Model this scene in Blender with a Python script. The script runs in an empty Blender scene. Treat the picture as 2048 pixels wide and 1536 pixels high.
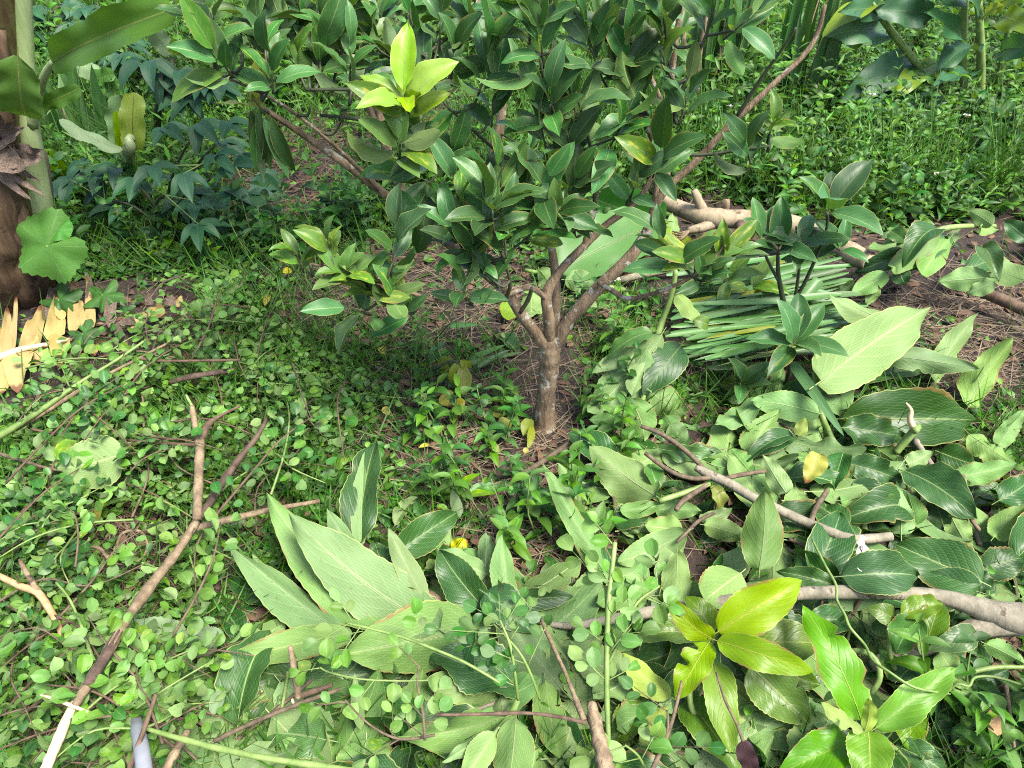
import bpy, math, random
import numpy as np
from mathutils import Vector, Matrix

random.seed(11)
RN = np.random.default_rng(11)
R = math.radians
S = bpy.context.scene
C = S.collection

# ------------------------------------------------------------------ camera, light
CH, PITCH, FPX = 1.55, R(40.0), 2048 * 26.0 / 36.0
cam_d = bpy.data.cameras.new('camera')
cam_d.lens, cam_d.sensor_width = 26.0, 36.0
cam_d.clip_start, cam_d.clip_end = 0.05, 400
cam = bpy.data.objects.new('camera', cam_d)
cam.location = (0, 0, CH)
cam.rotation_euler = (math.pi / 2 - PITCH, 0, 0)
C.objects.link(cam)
S.camera = cam

SUN_EL, SUN_AZ = R(62), R(128)          # azimuth measured from +Y towards +X
w = bpy.data.worlds.new('World'); S.world = w; w.use_nodes = True
nt = w.node_tree
sky = nt.nodes.new('ShaderNodeTexSky')
sky.sky_type = 'NISHITA'; sky.sun_disc = False
sky.sun_elevation, sky.sun_rotation = SUN_EL, SUN_AZ
sky.air_density, sky.dust_density, sky.ozone_density = 1.0, 3.0, 1.0
bg = nt.nodes['Background']; bg.inputs['Strength'].default_value = 0.06
nt.links.new(sky.outputs[0], bg.inputs[0])
sd = bpy.data.lights.new('sun', 'SUN'); sd.energy = 1.5; sd.angle = R(20); sd.color = (1, .96, .88)
so = bpy.data.objects.new('sun', sd); C.objects.link(so); so.location = (0, 0, 10)
to_sun = Vector((math.sin(SUN_AZ) * math.cos(SUN_EL), math.cos(SUN_AZ) * math.cos(SUN_EL), math.sin(SUN_EL)))
so.rotation_euler = to_sun.to_track_quat('Z', 'Y').to_euler()
vs = S.view_settings
vs.view_transform, vs.look, vs.gamma, vs.use_curve_mapping = 'Standard', 'None', 1.0, False
vs.exposure = 3.0
S.cycles.filter_width = 1.1; S.cycles.use_denoising = False
S.cycles.max_bounces = 8; S.cycles.diffuse_bounces = 4; S.cycles.glossy_bounces = 3
S.cycles.transmission_bounces = 4; S.cycles.transparent_max_bounces = 4

# ------------------------------------------------------------------ pixel <-> place
CP, SP = math.cos(PITCH), math.sin(PITCH)
CAM = Vector((0, 0, CH)); FWD = Vector((0, CP, -SP)); UPV = Vector((0, SP, CP))
def ray(px, py):
    return FWD + Vector((1, 0, 0)) * ((px - 1024) / FPX) - UPV * ((py - 768) / FPX)
def gz(x, y):
    return .025 * math.sin(1.7 * x + .5) * math.cos(1.3 * y) + .012 * math.sin(4.1 * x + 3.3 * y) + .045 * max(0, y - 3) ** 1.15
def gz_np(x, y):
    return .025 * np.sin(1.7 * x + .5) * np.cos(1.3 * y) + .012 * np.sin(4.1 * x + 3.3 * y) + .045 * np.maximum(0, y - 3) ** 1.15
def G(px, py, h=0.0):
    """the point h above the ground seen at that pixel of the photograph"""
    d = ray(px, py); t = 2.0
    for _ in range(14):
        p = CAM + d * t
        t = .4 * t + .6 * (CH - gz(p.x, p.y) - h) / max(-d.z, .05)
    return CAM + d * t
def D(px, py, y):
    d = ray(px, py)
    return CAM + d * (y / d.y)
def ppm(p):
    return FPX / max(.2, (Vector(p) - CAM).dot(FWD))
def proj_np(P):
    q = P - np.array(CAM)
    z = q @ np.array(FWD)
    return 1024 + FPX * q[:, 0] / z, 768 - FPX * (q @ np.array(UPV)) / z
def V(*a): return Vector(a)
def u(a, b): return random.uniform(a, b)
UP = V(0, 0, 1)

# ------------------------------------------------------------------ materials
class NB:
    def __init__(s, name):
        s.m = bpy.data.materials.new(name); s.m.use_nodes = True
        s.t = s.m.node_tree; s.t.nodes.clear()
        s.out = s.n('ShaderNodeOutputMaterial')
    def n(s, t, **k):
        o = s.t.nodes.new(t)
        for a, b in k.items(): setattr(o, a, b)
        return o
    def put(s, sock, v):
        if hasattr(v, 'is_output'): s.t.links.new(v, sock)
        elif v is not None: sock.default_value = v
    def math(s, op, a, b=None, c=None):
        o = s.n('ShaderNodeMath', operation=op)
        for i, x in enumerate((a, b, c)): s.put(o.inputs[i], x)
        return o.outputs[0]
    def mr(s, v, a, b, c, d, smooth=True):
        o = s.n('ShaderNodeMapRange', interpolation_type='SMOOTHSTEP' if smooth else 'LINEAR')
        for i, x in enumerate((v, a, b, c, d)): s.put(o.inputs[i], x)
        return o.outputs[0]
    def mix(s, f, a, b, bt='MIX'):
        o = s.n('ShaderNodeMix', data_type='RGBA', blend_type=bt)
        s.put(o.inputs[0], f); s.put(o.inputs[6], a); s.put(o.inputs[7], b)
        return o.outputs[2]
    def noise(s, scale, vec=None, detail=3, rough=.55):
        o = s.n('ShaderNodeTexNoise')
        o.inputs['Scale'].default_value = scale; o.inputs['Detail'].default_value = detail; o.inputs['Roughness'].default_value = rough
        if vec is not None: s.put(o.inputs['Vector'], vec)
        return o.outputs[0]
    def hsv(s, col, h, sa, v):
        o = s.n('ShaderNodeHueSaturation')
        s.put(o.inputs['Hue'], h); s.put(o.inputs['Saturation'], sa); s.put(o.inputs['Value'], v); s.put(o.inputs['Color'], col)
        return o.outputs[0]
    def rnd(s):
        a = s.n('ShaderNodeObjectInfo').outputs['Random']
        b = s.n('ShaderNodeAttribute', attribute_name='rnd').outputs['Fac']
        return s.math('FRACT', s.math('ADD', a, b))
def rgb(c): return (c[0], c[1], c[2], 1)

def leaf_mat(name, top, under, vein, rough=.45, nv=7, curve=.3, trans=.3, ladder=0, vw=.07, veins=.7, var=.25, bump=.25,
             patch=None, tint=(1.15, 1.15, .35), edge=None, spec=.28, spots=0, urough=None):
    top, under, vein = ([c * .62 for c in k] for k in (top, under, vein))       # foliage reflectances
    if patch: patch = ([c * .62 for c in patch[0]], patch[1])
    b = NB(name)
    uv = b.n('ShaderNodeSeparateXYZ'); b.put(uv.inputs[0], b.n('ShaderNodeTexCoord').outputs['UV'])
    U, v = uv.outputs[0], b.math('MULTIPLY_ADD', uv.outputs[1], 2.0, -1.0)
    a = b.math('ABSOLUTE', v)
    ph = b.math('SUBTRACT', U, b.math('MULTIPLY', a, curve))
    ph = b.math('ADD', ph, b.math('MULTIPLY', b.math('MULTIPLY', a, a), -curve * .25))
    ph = b.math('MULTIPLY_ADD', ph, nv, b.math('MULTIPLY', b.math('SIGN', v), .22))
    d = b.math('ABSOLUTE', b.math('SUBTRACT', b.math('FRACT', ph), .5))
    v1 = b.math('MULTIPLY', b.mr(d, 0.0, vw, 1.0, 0.0), b.math('MULTIPLY_ADD', a, -.6, 1.0))
    mid = b.mr(a, .015, .055, 1.0, 0.0)
    rib = b.math('LESS_THAN', U, -.2)
    vm = b.math('MAXIMUM', mid, b.math('MULTIPLY', v1, veins))
    if ladder:
        l = b.math('ABSOLUTE', b.math('SUBTRACT', b.math('FRACT', b.math('MULTIPLY_ADD', a, ladder, b.math('MULTIPLY', U, ladder * .5))), .5))
        vm = b.math('MAXIMUM', vm, b.math('MULTIPLY', b.mr(l, 0, .14, 1, 0), .42))
    r = b.rnd()
    r2 = b.math('FRACT', b.math('MULTIPLY', r, 7.31))
    r3 = b.math('FRACT', b.math('MULTIPLY', r, 23.7))
    back = b.n('ShaderNodeNewGeometry').outputs['Backfacing']
    col = b.mix(back, rgb(top), rgb(under))
    oc = b.n('ShaderNodeTexCoord').outputs['UV']
    nz = b.noise(3.2, oc, 4)
    if patch:
        pm = b.math('MULTIPLY', b.mr(nz, .5, .68, 0, 1), b.mr(r3, patch[1], 1, 0, 1))
        col = b.mix(pm, col, rgb(patch[0]))
    vmf = b.math('MAXIMUM', rib, b.math('MULTIPLY', vm, b.math('MULTIPLY_ADD', back, .25, .68)))
    col = b.mix(vmf, col, rgb(vein))
    col = b.hsv(col, b.math('MULTIPLY_ADD', r2, .03, .485), b.math('MULTIPLY_ADD', r3, .25, .93),
                b.math('MULTIPLY', b.math('MULTIPLY_ADD', r, var * 2, 1 - var), b.math('MULTIPLY_ADD', nz, .5, .75)))
    if spots:
        sp_ = b.mr(b.noise(22, oc, 2, .5), .68, .72, 0, .75)
        col = b.mix(b.math('MULTIPLY', sp_, b.mr(r2, .3, .8, .2, 1)), col, rgb((.10, .065, .025)))
        rim = b.math('MULTIPLY', b.mr(a, .955, .985, 0, .6), b.math('SUBTRACT', 1.0, rib))
        col = b.mix(rim, col, rgb((.36, .38, .12)))
        eb = b.math('MULTIPLY', b.mr(b.math('ADD', a, b.math('MULTIPLY', b.noise(5, oc, 3), .9)), 1.38, 1.5, 0, .9), b.mr(r3, .45, .7, 0, 1))
        col = b.mix(eb, col, rgb((.17, .10, .035)))
    if edge:
        em = b.mr(b.math('ADD', b.math('MULTIPLY', b.math('POWER', U, edge[1]), .8), b.math('MULTIPLY', nz, .45)), .62, .8, 0, 1)
        col = b.mix(em, col, rgb(edge[0]))
    bu = b.n('ShaderNodeBump'); bu.inputs['Strength'].default_value = bump; bu.inputs['Distance'].default_value = .004
    hgt = b.math('ADD', b.mr(d, 0, .22, 0, .6), b.math('MULTIPLY', nz, 1.2))
    b.put(bu.inputs['Height'], hgt); bu.inputs['Strength'].default_value = bump * .38
    p = b.n('ShaderNodeBsdfPrincipled')
    b.put(p.inputs['Base Color'], col)
    rg = b.math('MULTIPLY_ADD', back, (urough if urough else min(.75, rough + .2)) - rough, rough)
    b.put(p.inputs['Roughness'], b.math('ADD', rg, b.math('MULTIPLY_ADD', nz, .16, -.08)))
    p.inputs['Specular IOR Level'].default_value = spec
    b.put(p.inputs['Normal'], bu.outputs[0])
    t = b.n('ShaderNodeBsdfTranslucent')
    b.put(t.inputs[0], b.mix(1.0, col, rgb(tint), 'MULTIPLY'))
    ms = b.n('ShaderNodeMixShader'); ms.inputs[0].default_value = trans
    b.put(ms.inputs[1], p.outputs[0]); b.put(ms.inputs[2], t.outputs[0])
    b.put(b.out.inputs[0], ms.outputs[0])
    return b.m

def bark_mat(name, c1, c2, spot=None, spot_amt=.62, scale=30, rough=.8, bump=.6, stretch=(1, 1, .25), spot_scale=14):
    c1, c2 = [c * .62 for c in c1], [c * .66 for c in c2]
    if spot: spot = [c * .66 for c in spot]
    b = NB(name)
    tc = b.n('ShaderNodeTexCoord').outputs['Object']
    mp = b.n('ShaderNodeMapping'); mp.inputs['Scale'].default_value = stretch; b.put(mp.inputs[0], tc)
    n1 = b.noise(scale, mp.outputs[0], 6, .65); n2 = b.noise(scale * 5, mp.outputs[0], 3)
    n3 = b.noise(scale * .25, tc, 2)
    col = b.mix(b.mr(n1, .35, .65, 0, 1), rgb(c1), rgb(c2))
    col = b.hsv(col, .5, 1.0, b.math('MULTIPLY_ADD', n3, .9, b.math('MULTIPLY_ADD', n2, .3, .4)))
    if spot:
        sm = b.math('MULTIPLY', b.mr(b.noise(spot_scale, tc, 3, .6), spot_amt, spot_amt + .06, 0, 1), b.mr(n2, .3, .5, .5, 1))
        col = b.mix(sm, col, rgb(spot))
    bu = b.n('ShaderNodeBump'); bu.inputs['Strength'].default_value = bump; bu.inputs['Distance'].default_value = .006
    b.put(bu.inputs['Height'], b.math('ADD', n1, b.math('MULTIPLY', n2, .4)))
    p = b.n('ShaderNodeBsdfPrincipled'); b.put(p.inputs['Base Color'], col); p.inputs['Roughness'].default_value = rough
    p.inputs['Specular IOR Level'].default_value = .3
    b.put(p.inputs['Normal'], bu.outputs[0]); b.put(b.out.inputs[0], p.outputs[0])
    return b.m

def dry_mat(name, c1, c2, rough=.8, trans=.2):
    c1, c2 = [c * .66 for c in c1], [c * .66 for c in c2]
    b = NB(name); r = b.rnd()
    tc = b.n('ShaderNodeTexCoord')
    nz = b.noise(60, tc.outputs['Object'], 3)
    col = b.mix(r, rgb(c1), rgb(c2))
    col = b.hsv(col, .5, 1, b.math('MULTIPLY_ADD', nz, .9, .5))
    p = b.n('ShaderNodeBsdfPrincipled'); b.put(p.inputs['Base Color'], col); p.inputs['Roughness'].default_value = rough
    t = b.n('ShaderNodeBsdfTranslucent'); b.put(t.inputs[0], col)
    ms = b.n('ShaderNodeMixShader'); ms.inputs[0].default_value = trans
    b.put(ms.inputs[1], p.outputs[0]); b.put(ms.inputs[2], t.outputs[0]); b.put(b.out.inputs[0], ms.outputs[0])
    return b.m

M = {}
def citrus(name, top, under, **k):
    M[name] = leaf_mat(name, top, under, (.30, .40, .16), rough=.42, nv=9, curve=.25, vw=.10, veins=.35, trans=.24, bump=.18, spots=1, **k)
citrus('citrus', (.054, .148, .042), (.095, .19, .055), var=.45, patch=((.20, .28, .05), .90))
citrus('citrus_light', (.10, .21, .04), (.13, .23, .06), var=.25, patch=((.40, .42, .08), .5))
citrus('citrus_young', (.24, .42, .03), (.27, .43, .05), var=.15)
M['big_top'] = leaf_mat('big_top', (.030, .096, .022), (.125, .225, .075), (.32, .44, .18), rough=.42, nv=8, curve=.32, vw=.035, trans=.22, ladder=11, veins=.75, bump=.6, spots=1, spec=.28)
M['big_mid'] = leaf_mat('big_mid', (.065, .17, .04), (.16, .285, .09), (.36, .50, .2), rough=.38, nv=8, curve=.32, vw=.035, trans=.26, ladder=11, veins=.7, bump=.5, spots=1)
M['big_pale'] = leaf_mat('big_pale', (.065, .17, .04), (.195, .335, .105), (.47, .60, .27), rough=.42, nv=8, curve=.32, vw=.035, trans=.26, ladder=11, veins=.8, var=.16, bump=.45, spots=1)
M['big_young'] = leaf_mat('big_young', (.20, .34, .022), (.29, .41, .08), (.50, .56, .16), rough=.42, nv=8, curve=.32, vw=.035, trans=.34, ladder=0, veins=.6, var=.14, bump=.5, spots=1)
M['big_olive'] = leaf_mat('big_olive', (.10, .19, .02), (.20, .27, .07), (.40, .46, .14), rough=.38, nv=8, curve=.32, vw=.035, trans=.30, ladder=8, veins=.6, var=.18, bump=.5, spots=1)
M['big_bright'] = leaf_mat('big_bright', (.115, .275, .02), (.21, .34, .09), (.38, .54, .12), rough=.42, nv=8, curve=.32, vw=.035, trans=.26, ladder=0, veins=.6, var=.12, bump=.5, spots=1)
M['round'] = leaf_mat('round', (.135, .28, .055), (.20, .335, .10), (.3, .44, .17), rough=.5, nv=7, curve=.3, vw=.12, trans=.25, veins=.25, var=.3, bump=.1, patch=((.44, .42, .10), .86))
M['round_dark'] = leaf_mat('round_dark', (.055, .16, .035), (.14, .24, .08), (.2, .34, .12), rough=.45, nv=7, trans=.25, veins=.25, var=.3, bump=.1)
M['shrub'] = leaf_mat('shrub', (.035, .105, .050), (.085, .165, .085), (.16, .25, .13), rough=.55, nv=10, trans=.2, veins=.3, var=.22, bump=.15)
M['weed'] = leaf_mat('weed', (.095, .23, .035), (.15, .28, .06), (.22, .36, .1), rough=.5, nv=7, trans=.32, veins=.3, var=.4, bump=.12, patch=((.3, .34, .05), .9))
M['squash'] = leaf_mat('squash', (.085, .225, .04), (.13, .25, .06), (.17, .3, .09), rough=.6, nv=6, trans=.25, veins=.4, var=.1, bump=.4)
M['weed_dark'] = leaf_mat('weed_dark', (.05, .15, .03), (.11, .21, .06), (.14, .26, .08), rough=.5, nv=7, trans=.3, veins=.3, var=.35, bump=.12)
M['grass'] = leaf_mat('grass', (.075, .19, .03), (.10, .22, .04), (.2, .33, .1), rough=.5, nv=1, trans=.3, veins=0, var=.4, bump=.05)
M['cane'] = leaf_mat('cane', (.105, .225, .07), (.14, .26, .10), (.27, .38, .2), rough=.42, nv=1, trans=.22, veins=0, var=.25, bump=.05)
M['banana'] = leaf_mat('banana', (.085, .20, .025), (.14, .25, .06), (.36, .42, .12), rough=.4, nv=70, curve=.12, vw=.25, trans=.36, veins=.16, var=.12, bump=.25, spec=.2)
M['banana_cut'] = leaf_mat('banana_cut', (.07, .19, .04), (.20, .30, .15), (.24, .34, .14), rough=.45, nv=70, curve=.12, vw=.25, trans=.2, veins=.22, var=.1, bump=.3)
M['banana_young'] = leaf_mat('banana_young', (.27, .42, .05), (.3, .42, .08), (.25, .16, .05), rough=.4, nv=60, curve=.1, vw=.25, trans=.45, veins=.12, var=.1)
M['canna'] = leaf_mat('canna', (.05, .145, .06), (.10, .2, .055), (.17, .29, .12), rough=.5, spec=.35, nv=16, curve=.5, vw=.14, trans=.25, veins=.4, var=.2, bump=.3)
M['canna_young'] = leaf_mat('canna_young', (.22, .32, .05), (.26, .36, .07), (.4, .45, .15), rough=.4, nv=16, curve=.5, vw=.14, trans=.4, veins=.3, var=.15)
M['yellow_leaf'] = leaf_mat('yellow_leaf', (.46, .43, .06), (.44, .41, .1), (.62, .55, .2), rough=.5, trans=.3, veins=.4, var=.15, tint=(1, .9, .3), edge=((.22, .10, .03), 4))
M['wilt_leaf'] = leaf_mat('wilt_leaf', (.26, .32, .05), (.34, .38, .10), (.44, .46, .16), rough=.5, trans=.3, veins=.4, var=.3)
M['straw_strip'] = leaf_mat('straw_strip', (.47, .38, .15), (.45, .37, .17), (.5, .43, .23), rough=.7, spots=1, nv=1, trans=.25, veins=0, var=.12, tint=(1, .8, .4), edge=((.13, .06, .03), 3))
M['brown_leaf'] = leaf_mat('brown_leaf', (.035, .017, .018), (.05, .028, .025), (.07, .04, .03), rough=.6, trans=.1, veins=.3, tint=(1, .6, .4))
M['citrus_bark'] = bark_mat('citrus_bark', (.12, .082, .048), (.27, .195, .12), (.37, .355, .29), .565, 46, bump=1.0, spot_scale=26)
M['pale_bark'] = bark_mat('pale_bark', (.25, .195, .122), (.36, .29, .19), (.13, .085, .05), .62, 24, bump=.6, spot_scale=20)
M['grey_bark'] = bark_mat('grey_bark', (.185, .165, .115), (.285, .255, .185), (.10, .075, .045), .62, 30, bump=.6, spot_scale=30)
M['tan_bark'] = bark_mat('tan_bark', (.155, .110, .064), (.29, .215, .13), (.06, .042, .028), .63, 34, bump=1.0)
M['dark_bark'] = bark_mat('dark_bark', (.055, .034, .024), (.12, .08, .055), (.3, .26, .2), .68, 40)
M['red_bark'] = bark_mat('red_bark', (.085, .052, .034), (.155, .10, .062), None, .6, 40, bump=.4)
M['bare_wood'] = bark_mat('bare_wood', (.60, .44, .25), (.72, .57, .36), (.35, .2, .1), .68, 30, bump=.25, rough=.6)
M['orange_wood'] = bark_mat('orange_wood', (.40, .235, .11), (.52, .33, .17), None, .6, 40, bump=.3)
M['green_stem'] = bark_mat('green_stem', (.15, .24, .055), (.22, .31, .09), None, .6, 30, rough=.5, bump=.12)
M['dark_stem'] = bark_mat('dark_stem', (.03, .045, .02), (.055, .06, .032), (.2, .2, .15), .7, 40, rough=.6, bump=.25)
M['brown_twig'] = bark_mat('brown_twig', (.085, .062, .038), (.165, .12, .074), None, .6, 60, bump=.3)
M['pseudostem'] = bark_mat('pseudostem', (.05, .03, .013), (.085, .085, .025), (.03, .02, .012), .60, 10, stretch=(3, 3, .12), rough=.55, bump=.5, spot_scale=7)
M['sheath_pale'] = bark_mat('sheath_pale', (.24, .32, .12), (.32, .40, .2), (.12, .2, .05), .66, 12, stretch=(3, 3, .1), rough=.45, bump=.15)
M['sheath_dry'] = bark_mat('sheath_dry', (.05, .028, .014), (.12, .075, .038), (.03, .016, .01), .62, 22, stretch=(2, 2, .15), bump=.8, spot_scale=20)
M['dry_leaf'] = bark_mat('dry_leaf', (.10, .07, .05), (.22, .16, .12), (.04, .03, .02), .62, 20, stretch=(1, 1, .4), bump=.7)
M['straw'] = dry_mat('straw', (.33, .26, .16), (.13, .09, .055))
M['litter'] = dry_mat('litter', (.20, .11, .06), (.10, .05, .03))
M['petal'] = dry_mat('petal', (.8, .8, .75), (.75, .75, .7), .6)
M['pollen'] = dry_mat('pollen', (.6, .38, .03), (.5, .3, .02), .6)
M['chalk'] = dry_mat('chalk', (.55, .49, .44), (.5, .42, .38), .8, 0)
def pipe_mat():
    b = NB('grey_pipe'); p = b.n('ShaderNodeBsdfPrincipled')
    nz = b.noise(25, b.n('ShaderNodeTexCoord').outputs['Object'], 4)
    b.put(p.inputs['Base Color'], b.mix(nz, rgb((.10, .105, .12)), rgb((.22, .23, .25)))); p.inputs['Roughness'].default_value = .5
    b.put(b.out.inputs[0], p.outputs[0]); return b.m
M['grey_pipe'] = pipe_mat()
def soil():
    b = NB('soil'); tc = b.n('ShaderNodeTexCoord').outputs['Object']
    n1 = b.noise(2.5, tc, 5); n2 = b.noise(40, tc, 6, .7); n3 = b.noise(160, tc, 3)
    col = b.mix(b.mr(n1, .4, .65, 0, 1), rgb((.022, .014, .010)), rgb((.048, .028, .018)))
    col = b.mix(b.mr(n2, .52, .68, 0, .8), col, rgb((.10, .064, .040)))
    col = b.hsv(col, .5, 1, b.math('MULTIPLY_ADD', n3, 1.2, .4))
    p = b.n('ShaderNodeBsdfPrincipled'); b.put(p.inputs['Base Color'], col); p.inputs['Roughness'].default_value = .95
    bu = b.n('ShaderNodeBump'); bu.inputs['Strength'].default_value = 1; bu.inputs['Distance'].default_value = .02
    b.put(bu.inputs['Height'], b.math('ADD', n2, b.math('MULTIPLY', n3, .4))); b.put(p.inputs['Normal'], bu.outputs[0])
    b.put(b.out.inputs[0], p.outputs[0]); return b.m
M['soil'] = soil()

# ------------------------------------------------------------------ meshes and objects
def mesh(name, vs_, fs, uvs=None, mat=None, smooth=True):
    m = bpy.data.meshes.new(name)
    m.from_pydata([tuple(v) for v in vs_], [], [tuple(f) for f in fs])
    if uvs is not None:
        l = m.uv_layers.new(name='UVMap')
        idx = np.empty(len(m.loops), np.int32); m.loops.foreach_get('vertex_index', idx)
        l.data.foreach_set('uv', np.asarray(uvs, np.float32)[idx].ravel())
    if smooth: m.polygons.foreach_set('use_smooth', np.ones(len(m.polygons), bool))
    if mat is not None: m.materials.append(M[mat])
    m.update()
    return m

def link(name, data, parent=None, mw=None, label=None, kind=None):
    o = bpy.data.objects.new(name, data); C.objects.link(o)
    if mw is None: mw = Matrix.Identity(4)
    if parent is not None:
        o.parent = parent
        mw0 = Matrix.Translation(-LOC[parent.name]) @ mw      # parents are never turned or scaled when parts are hung
    else:
        mw0 = mw
    o.matrix_basis = mw0
    LOC[o.name] = mw.translation.copy()
    if label: o['label'] = label
    if kind: o['kind'] = kind
    return o
LOC = {}
def thing(name, label, cat, loc, group=None):
    o = bpy.data.objects.new(name, None); o.empty_display_size = .05
    C.objects.link(o); o.location = loc; LOC[o.name] = Vector(loc)
    o['label'] = label; o['category'] = cat
    if group: o['group'] = group
    return o
def tag(o, label, cat, group=None):
    o['label'] = label; o['category'] = cat
    if group: o['group'] = group
    return o
def wmesh(name, vs_, fs, uvs, mat, parent, smooth=True, **k):
    """a mesh given in world coordinates, hung under its thing"""
    o0 = LOC[parent.name] if parent is not None else sum((Vector(v) for v in vs_), V(0, 0, 0)) / len(vs_)
    vv = [Vector(v) - o0 for v in vs_]
    return link(name, mesh(name, vv, fs, uvs, mat, smooth), parent, Matrix.Translation(o0), **k)
def dup(root, loc, rz, sc=1.0, label=None, group=None, tilt=(0, 0)):
    r = root.copy(); C.objects.link(r)
    r.location = loc; r.rotation_euler = (tilt[0], tilt[1], rz); r.scale = (sc,) * 3
    if label: r['label'] = label
    if group: r['group'] = group
    for ch in KIDS[root.name]:
        c = ch.copy(); C.objects.link(c); c.parent = r
    return r
KIDS = {}
def note_kids():
    for o in C.objects:
        if o.parent: KIDS.setdefault(o.parent.name, []).append(o)

def spline(pts, sub):
    P = [Vector(p) for p in pts]; out = []
    n = len(P)
    for i in range(n - 1):
        a, b, c, d = P[max(i - 1, 0)], P[i], P[i + 1], P[min(i + 2, n - 1)]
        for k in range(sub):
            t = k / sub
            out.append(.5 * ((2 * b) + (c - a) * t + (2 * a - 5 * b + 4 * c - d) * t * t + (3 * b - a - 3 * c + d) * t ** 3))
    out.append(P[-1]); return out
def tube_geo(pts, rad, n=8, sub=4, rough=0.0, cap=True, seed=0):
    P = spline(pts, sub) if sub > 1 else [Vector(p) for p in pts]
    rr = np.interp(np.linspace(0, len(rad) - 1, len(P)), np.arange(len(rad)), rad)
    vs_, fs, uvs = [], [], []
    rs = random.Random(seed)
    T = (P[1] - P[0]).normalized()
    X = T.orthogonal().normalized()
    for i, p in enumerate(P):
        T = (P[min(i + 1, len(P) - 1)] - P[max(i - 1, 0)])
        T = T.normalized() if T.length > 1e-9 else UP
        X = (X - T * X.dot(T)); X = X.normalized() if X.length > 1e-6 else T.orthogonal().normalized()
        Y = T.cross(X)
        bul = 1 + rough * (rs.random() - .5)
        for k in range(n):
            a = 2 * math.pi * k / n
            q = rr[i] * bul * (1 + rough * .5 * (rs.random() - .5))
            vs_.append(p + X * (math.cos(a) * q) + Y * (math.sin(a) * q)); uvs.append((i / len(P), k / n))
    for i in range(len(P) - 1):
        for k in range(n):
            k2 = (k + 1) % n
            fs.append((i * n + k, i * n + k2, (i + 1) * n + k2, (i + 1) * n + k))
    if cap:
        fs.append(tuple(range(n))[::-1]); fs.append(tuple((len(P) - 1) * n + k for k in range(n)))
    return vs_, fs, uvs
def tube(name, pts, rad, mat, parent, n=8, sub=4, rough=0.0, **k):
    v, f, uv = tube_geo(pts, rad, n, sub, rough, seed=int(abs(pts[0][0]) * 1e4))
    return wmesh(name, v, f, uv, mat, parent, **k)

# ------------------------------------------------------------------ leaf library (unit leaves: x 0..1 along, y -.5..+.5, z up)
SHAPES = {  # a, b (outline t^a (1-t)^b), nu, nv, serrate, petiole
    'citrus': (.72, .85, 10, 4, 0, .08), 'big': (.50, .80, 16, 6, .018, .10), 'serrate': (.45, .78, 28, 6, .035, .14),
    'hero': (.50, .80, 26, 6, .02, .10), 'round': (.62, .50, 6, 4, 0, .12), 'small': (.62, .55, 4, 2, 0, 0), 'narrow': (.75, 1.05, 10, 2, 0, .06), 'lance': (.6, .95, 8, 4, 0, .05),
    'banana': (.22, .22, 26, 6, 0, .12), 'canna': (.5, .7, 14, 6, 0, .05), 'blade': (.15, .55, 14, 2, 0, 0), 'strip': (.10, .55, 12, 4, 0, 0)}
def unit_leaf(shape, bow=.08, fold=.25, wave=.03, twist=0, bend=0, seed=0, torn=0, tipdroop=0, rib=True, bite=0):
    a, b, nu, nv, ser, pet = SHAPES[shape]
    rs = random.Random(seed)
    tm = a / (a + b); mx = tm ** a * (1 - tm) ** b
    bites = [(rs.choice((-1, 1)), rs.uniform(.15, .9), rs.uniform(.02, .06), rs.uniform(.25, .7)) for _ in range(rs.randrange(bite + 1))] if bite else []
    ph1, ph2, k1 = rs.uniform(0, 6.28), rs.uniform(0, 6.28), rs.uniform(1.6, 3.2)
    vs_, fs, uvs = [], [], []
    cen = []
    for i in range(nu + 1):
        t = i / nu
        hw = .5 * (max(t, 1e-4) ** a) * (max(1 - t, 1e-4) ** b) / mx
        if ser and 0 < i < nu: hw *= 1 + ser * (1 if i % 2 else -1)
        zc = bow * 4 * t * (1 - t) - tipdroop * t ** 3
        yc = bend * 4 * t * (1 - t)
        cen.append((t, yc, zc, hw))
        tw = twist * (t - .3)
        for j in range(nv + 1):
            s = 2 * j / nv - 1
            wv = wave * (math.sin(k1 * 6.28 * t + ph1 + (1.3 if s > 0 else 0)) + .5 * math.sin(11 * t + ph2)) * s * s
            h2 = hw
            if torn and abs(s) == 1: h2 *= 1 - torn * rs.random()
            for sd_, tb, wb, db_ in bites:
                if s * sd_ > .6 and abs(t - tb) < wb: h2 *= 1 - db_ * (1 - (abs(t - tb) / wb) ** 2)
            y = s * h2
            z = fold * abs(y) * (1 - .3 * abs(s)) + wv
            y2, z2 = y * math.cos(tw) - z * math.sin(tw), y * math.sin(tw) + z * math.cos(tw)
            vs_.append((t, yc + y2, zc + z2)); uvs.append((t, .5 + s / 2))
    for i in range(nu):
        for j in range(nv):
            q = i * (nv + 1) + j
            fs.append((q, q + nv + 1, q + nv + 2, q + 1))
    if rib and pet:
        c = [V(-pet, 0, -.01 - pet * .25)] + [V(t, y, z) for t, y, z, _ in cen[:-1]]
        st = 1 if len(c) < 14 else 2
        c = c[::st]
        r0 = .011 if shape != 'citrus' else .009
        n0 = len(vs_)
        for i, p in enumerate(c):
            r = r0 * (1 - .85 * i / len(c))
            for k in range(3):
                an = 2.0944 * k + .5
                vs_.append((p.x, p.y + r * 1.6 * math.cos(an), p.z + r * math.sin(an))); uvs.append((-.5, .5))
        for i in range(len(c) - 1):
            for k in range(3):
                fs.append((n0 + i * 3 + k, n0 + i * 3 + (k + 1) % 3, n0 + i * 3 + 3 + (k + 1) % 3, n0 + i * 3 + 3 + k))
    return vs_, fs, uvs
LIB = {}
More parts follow.
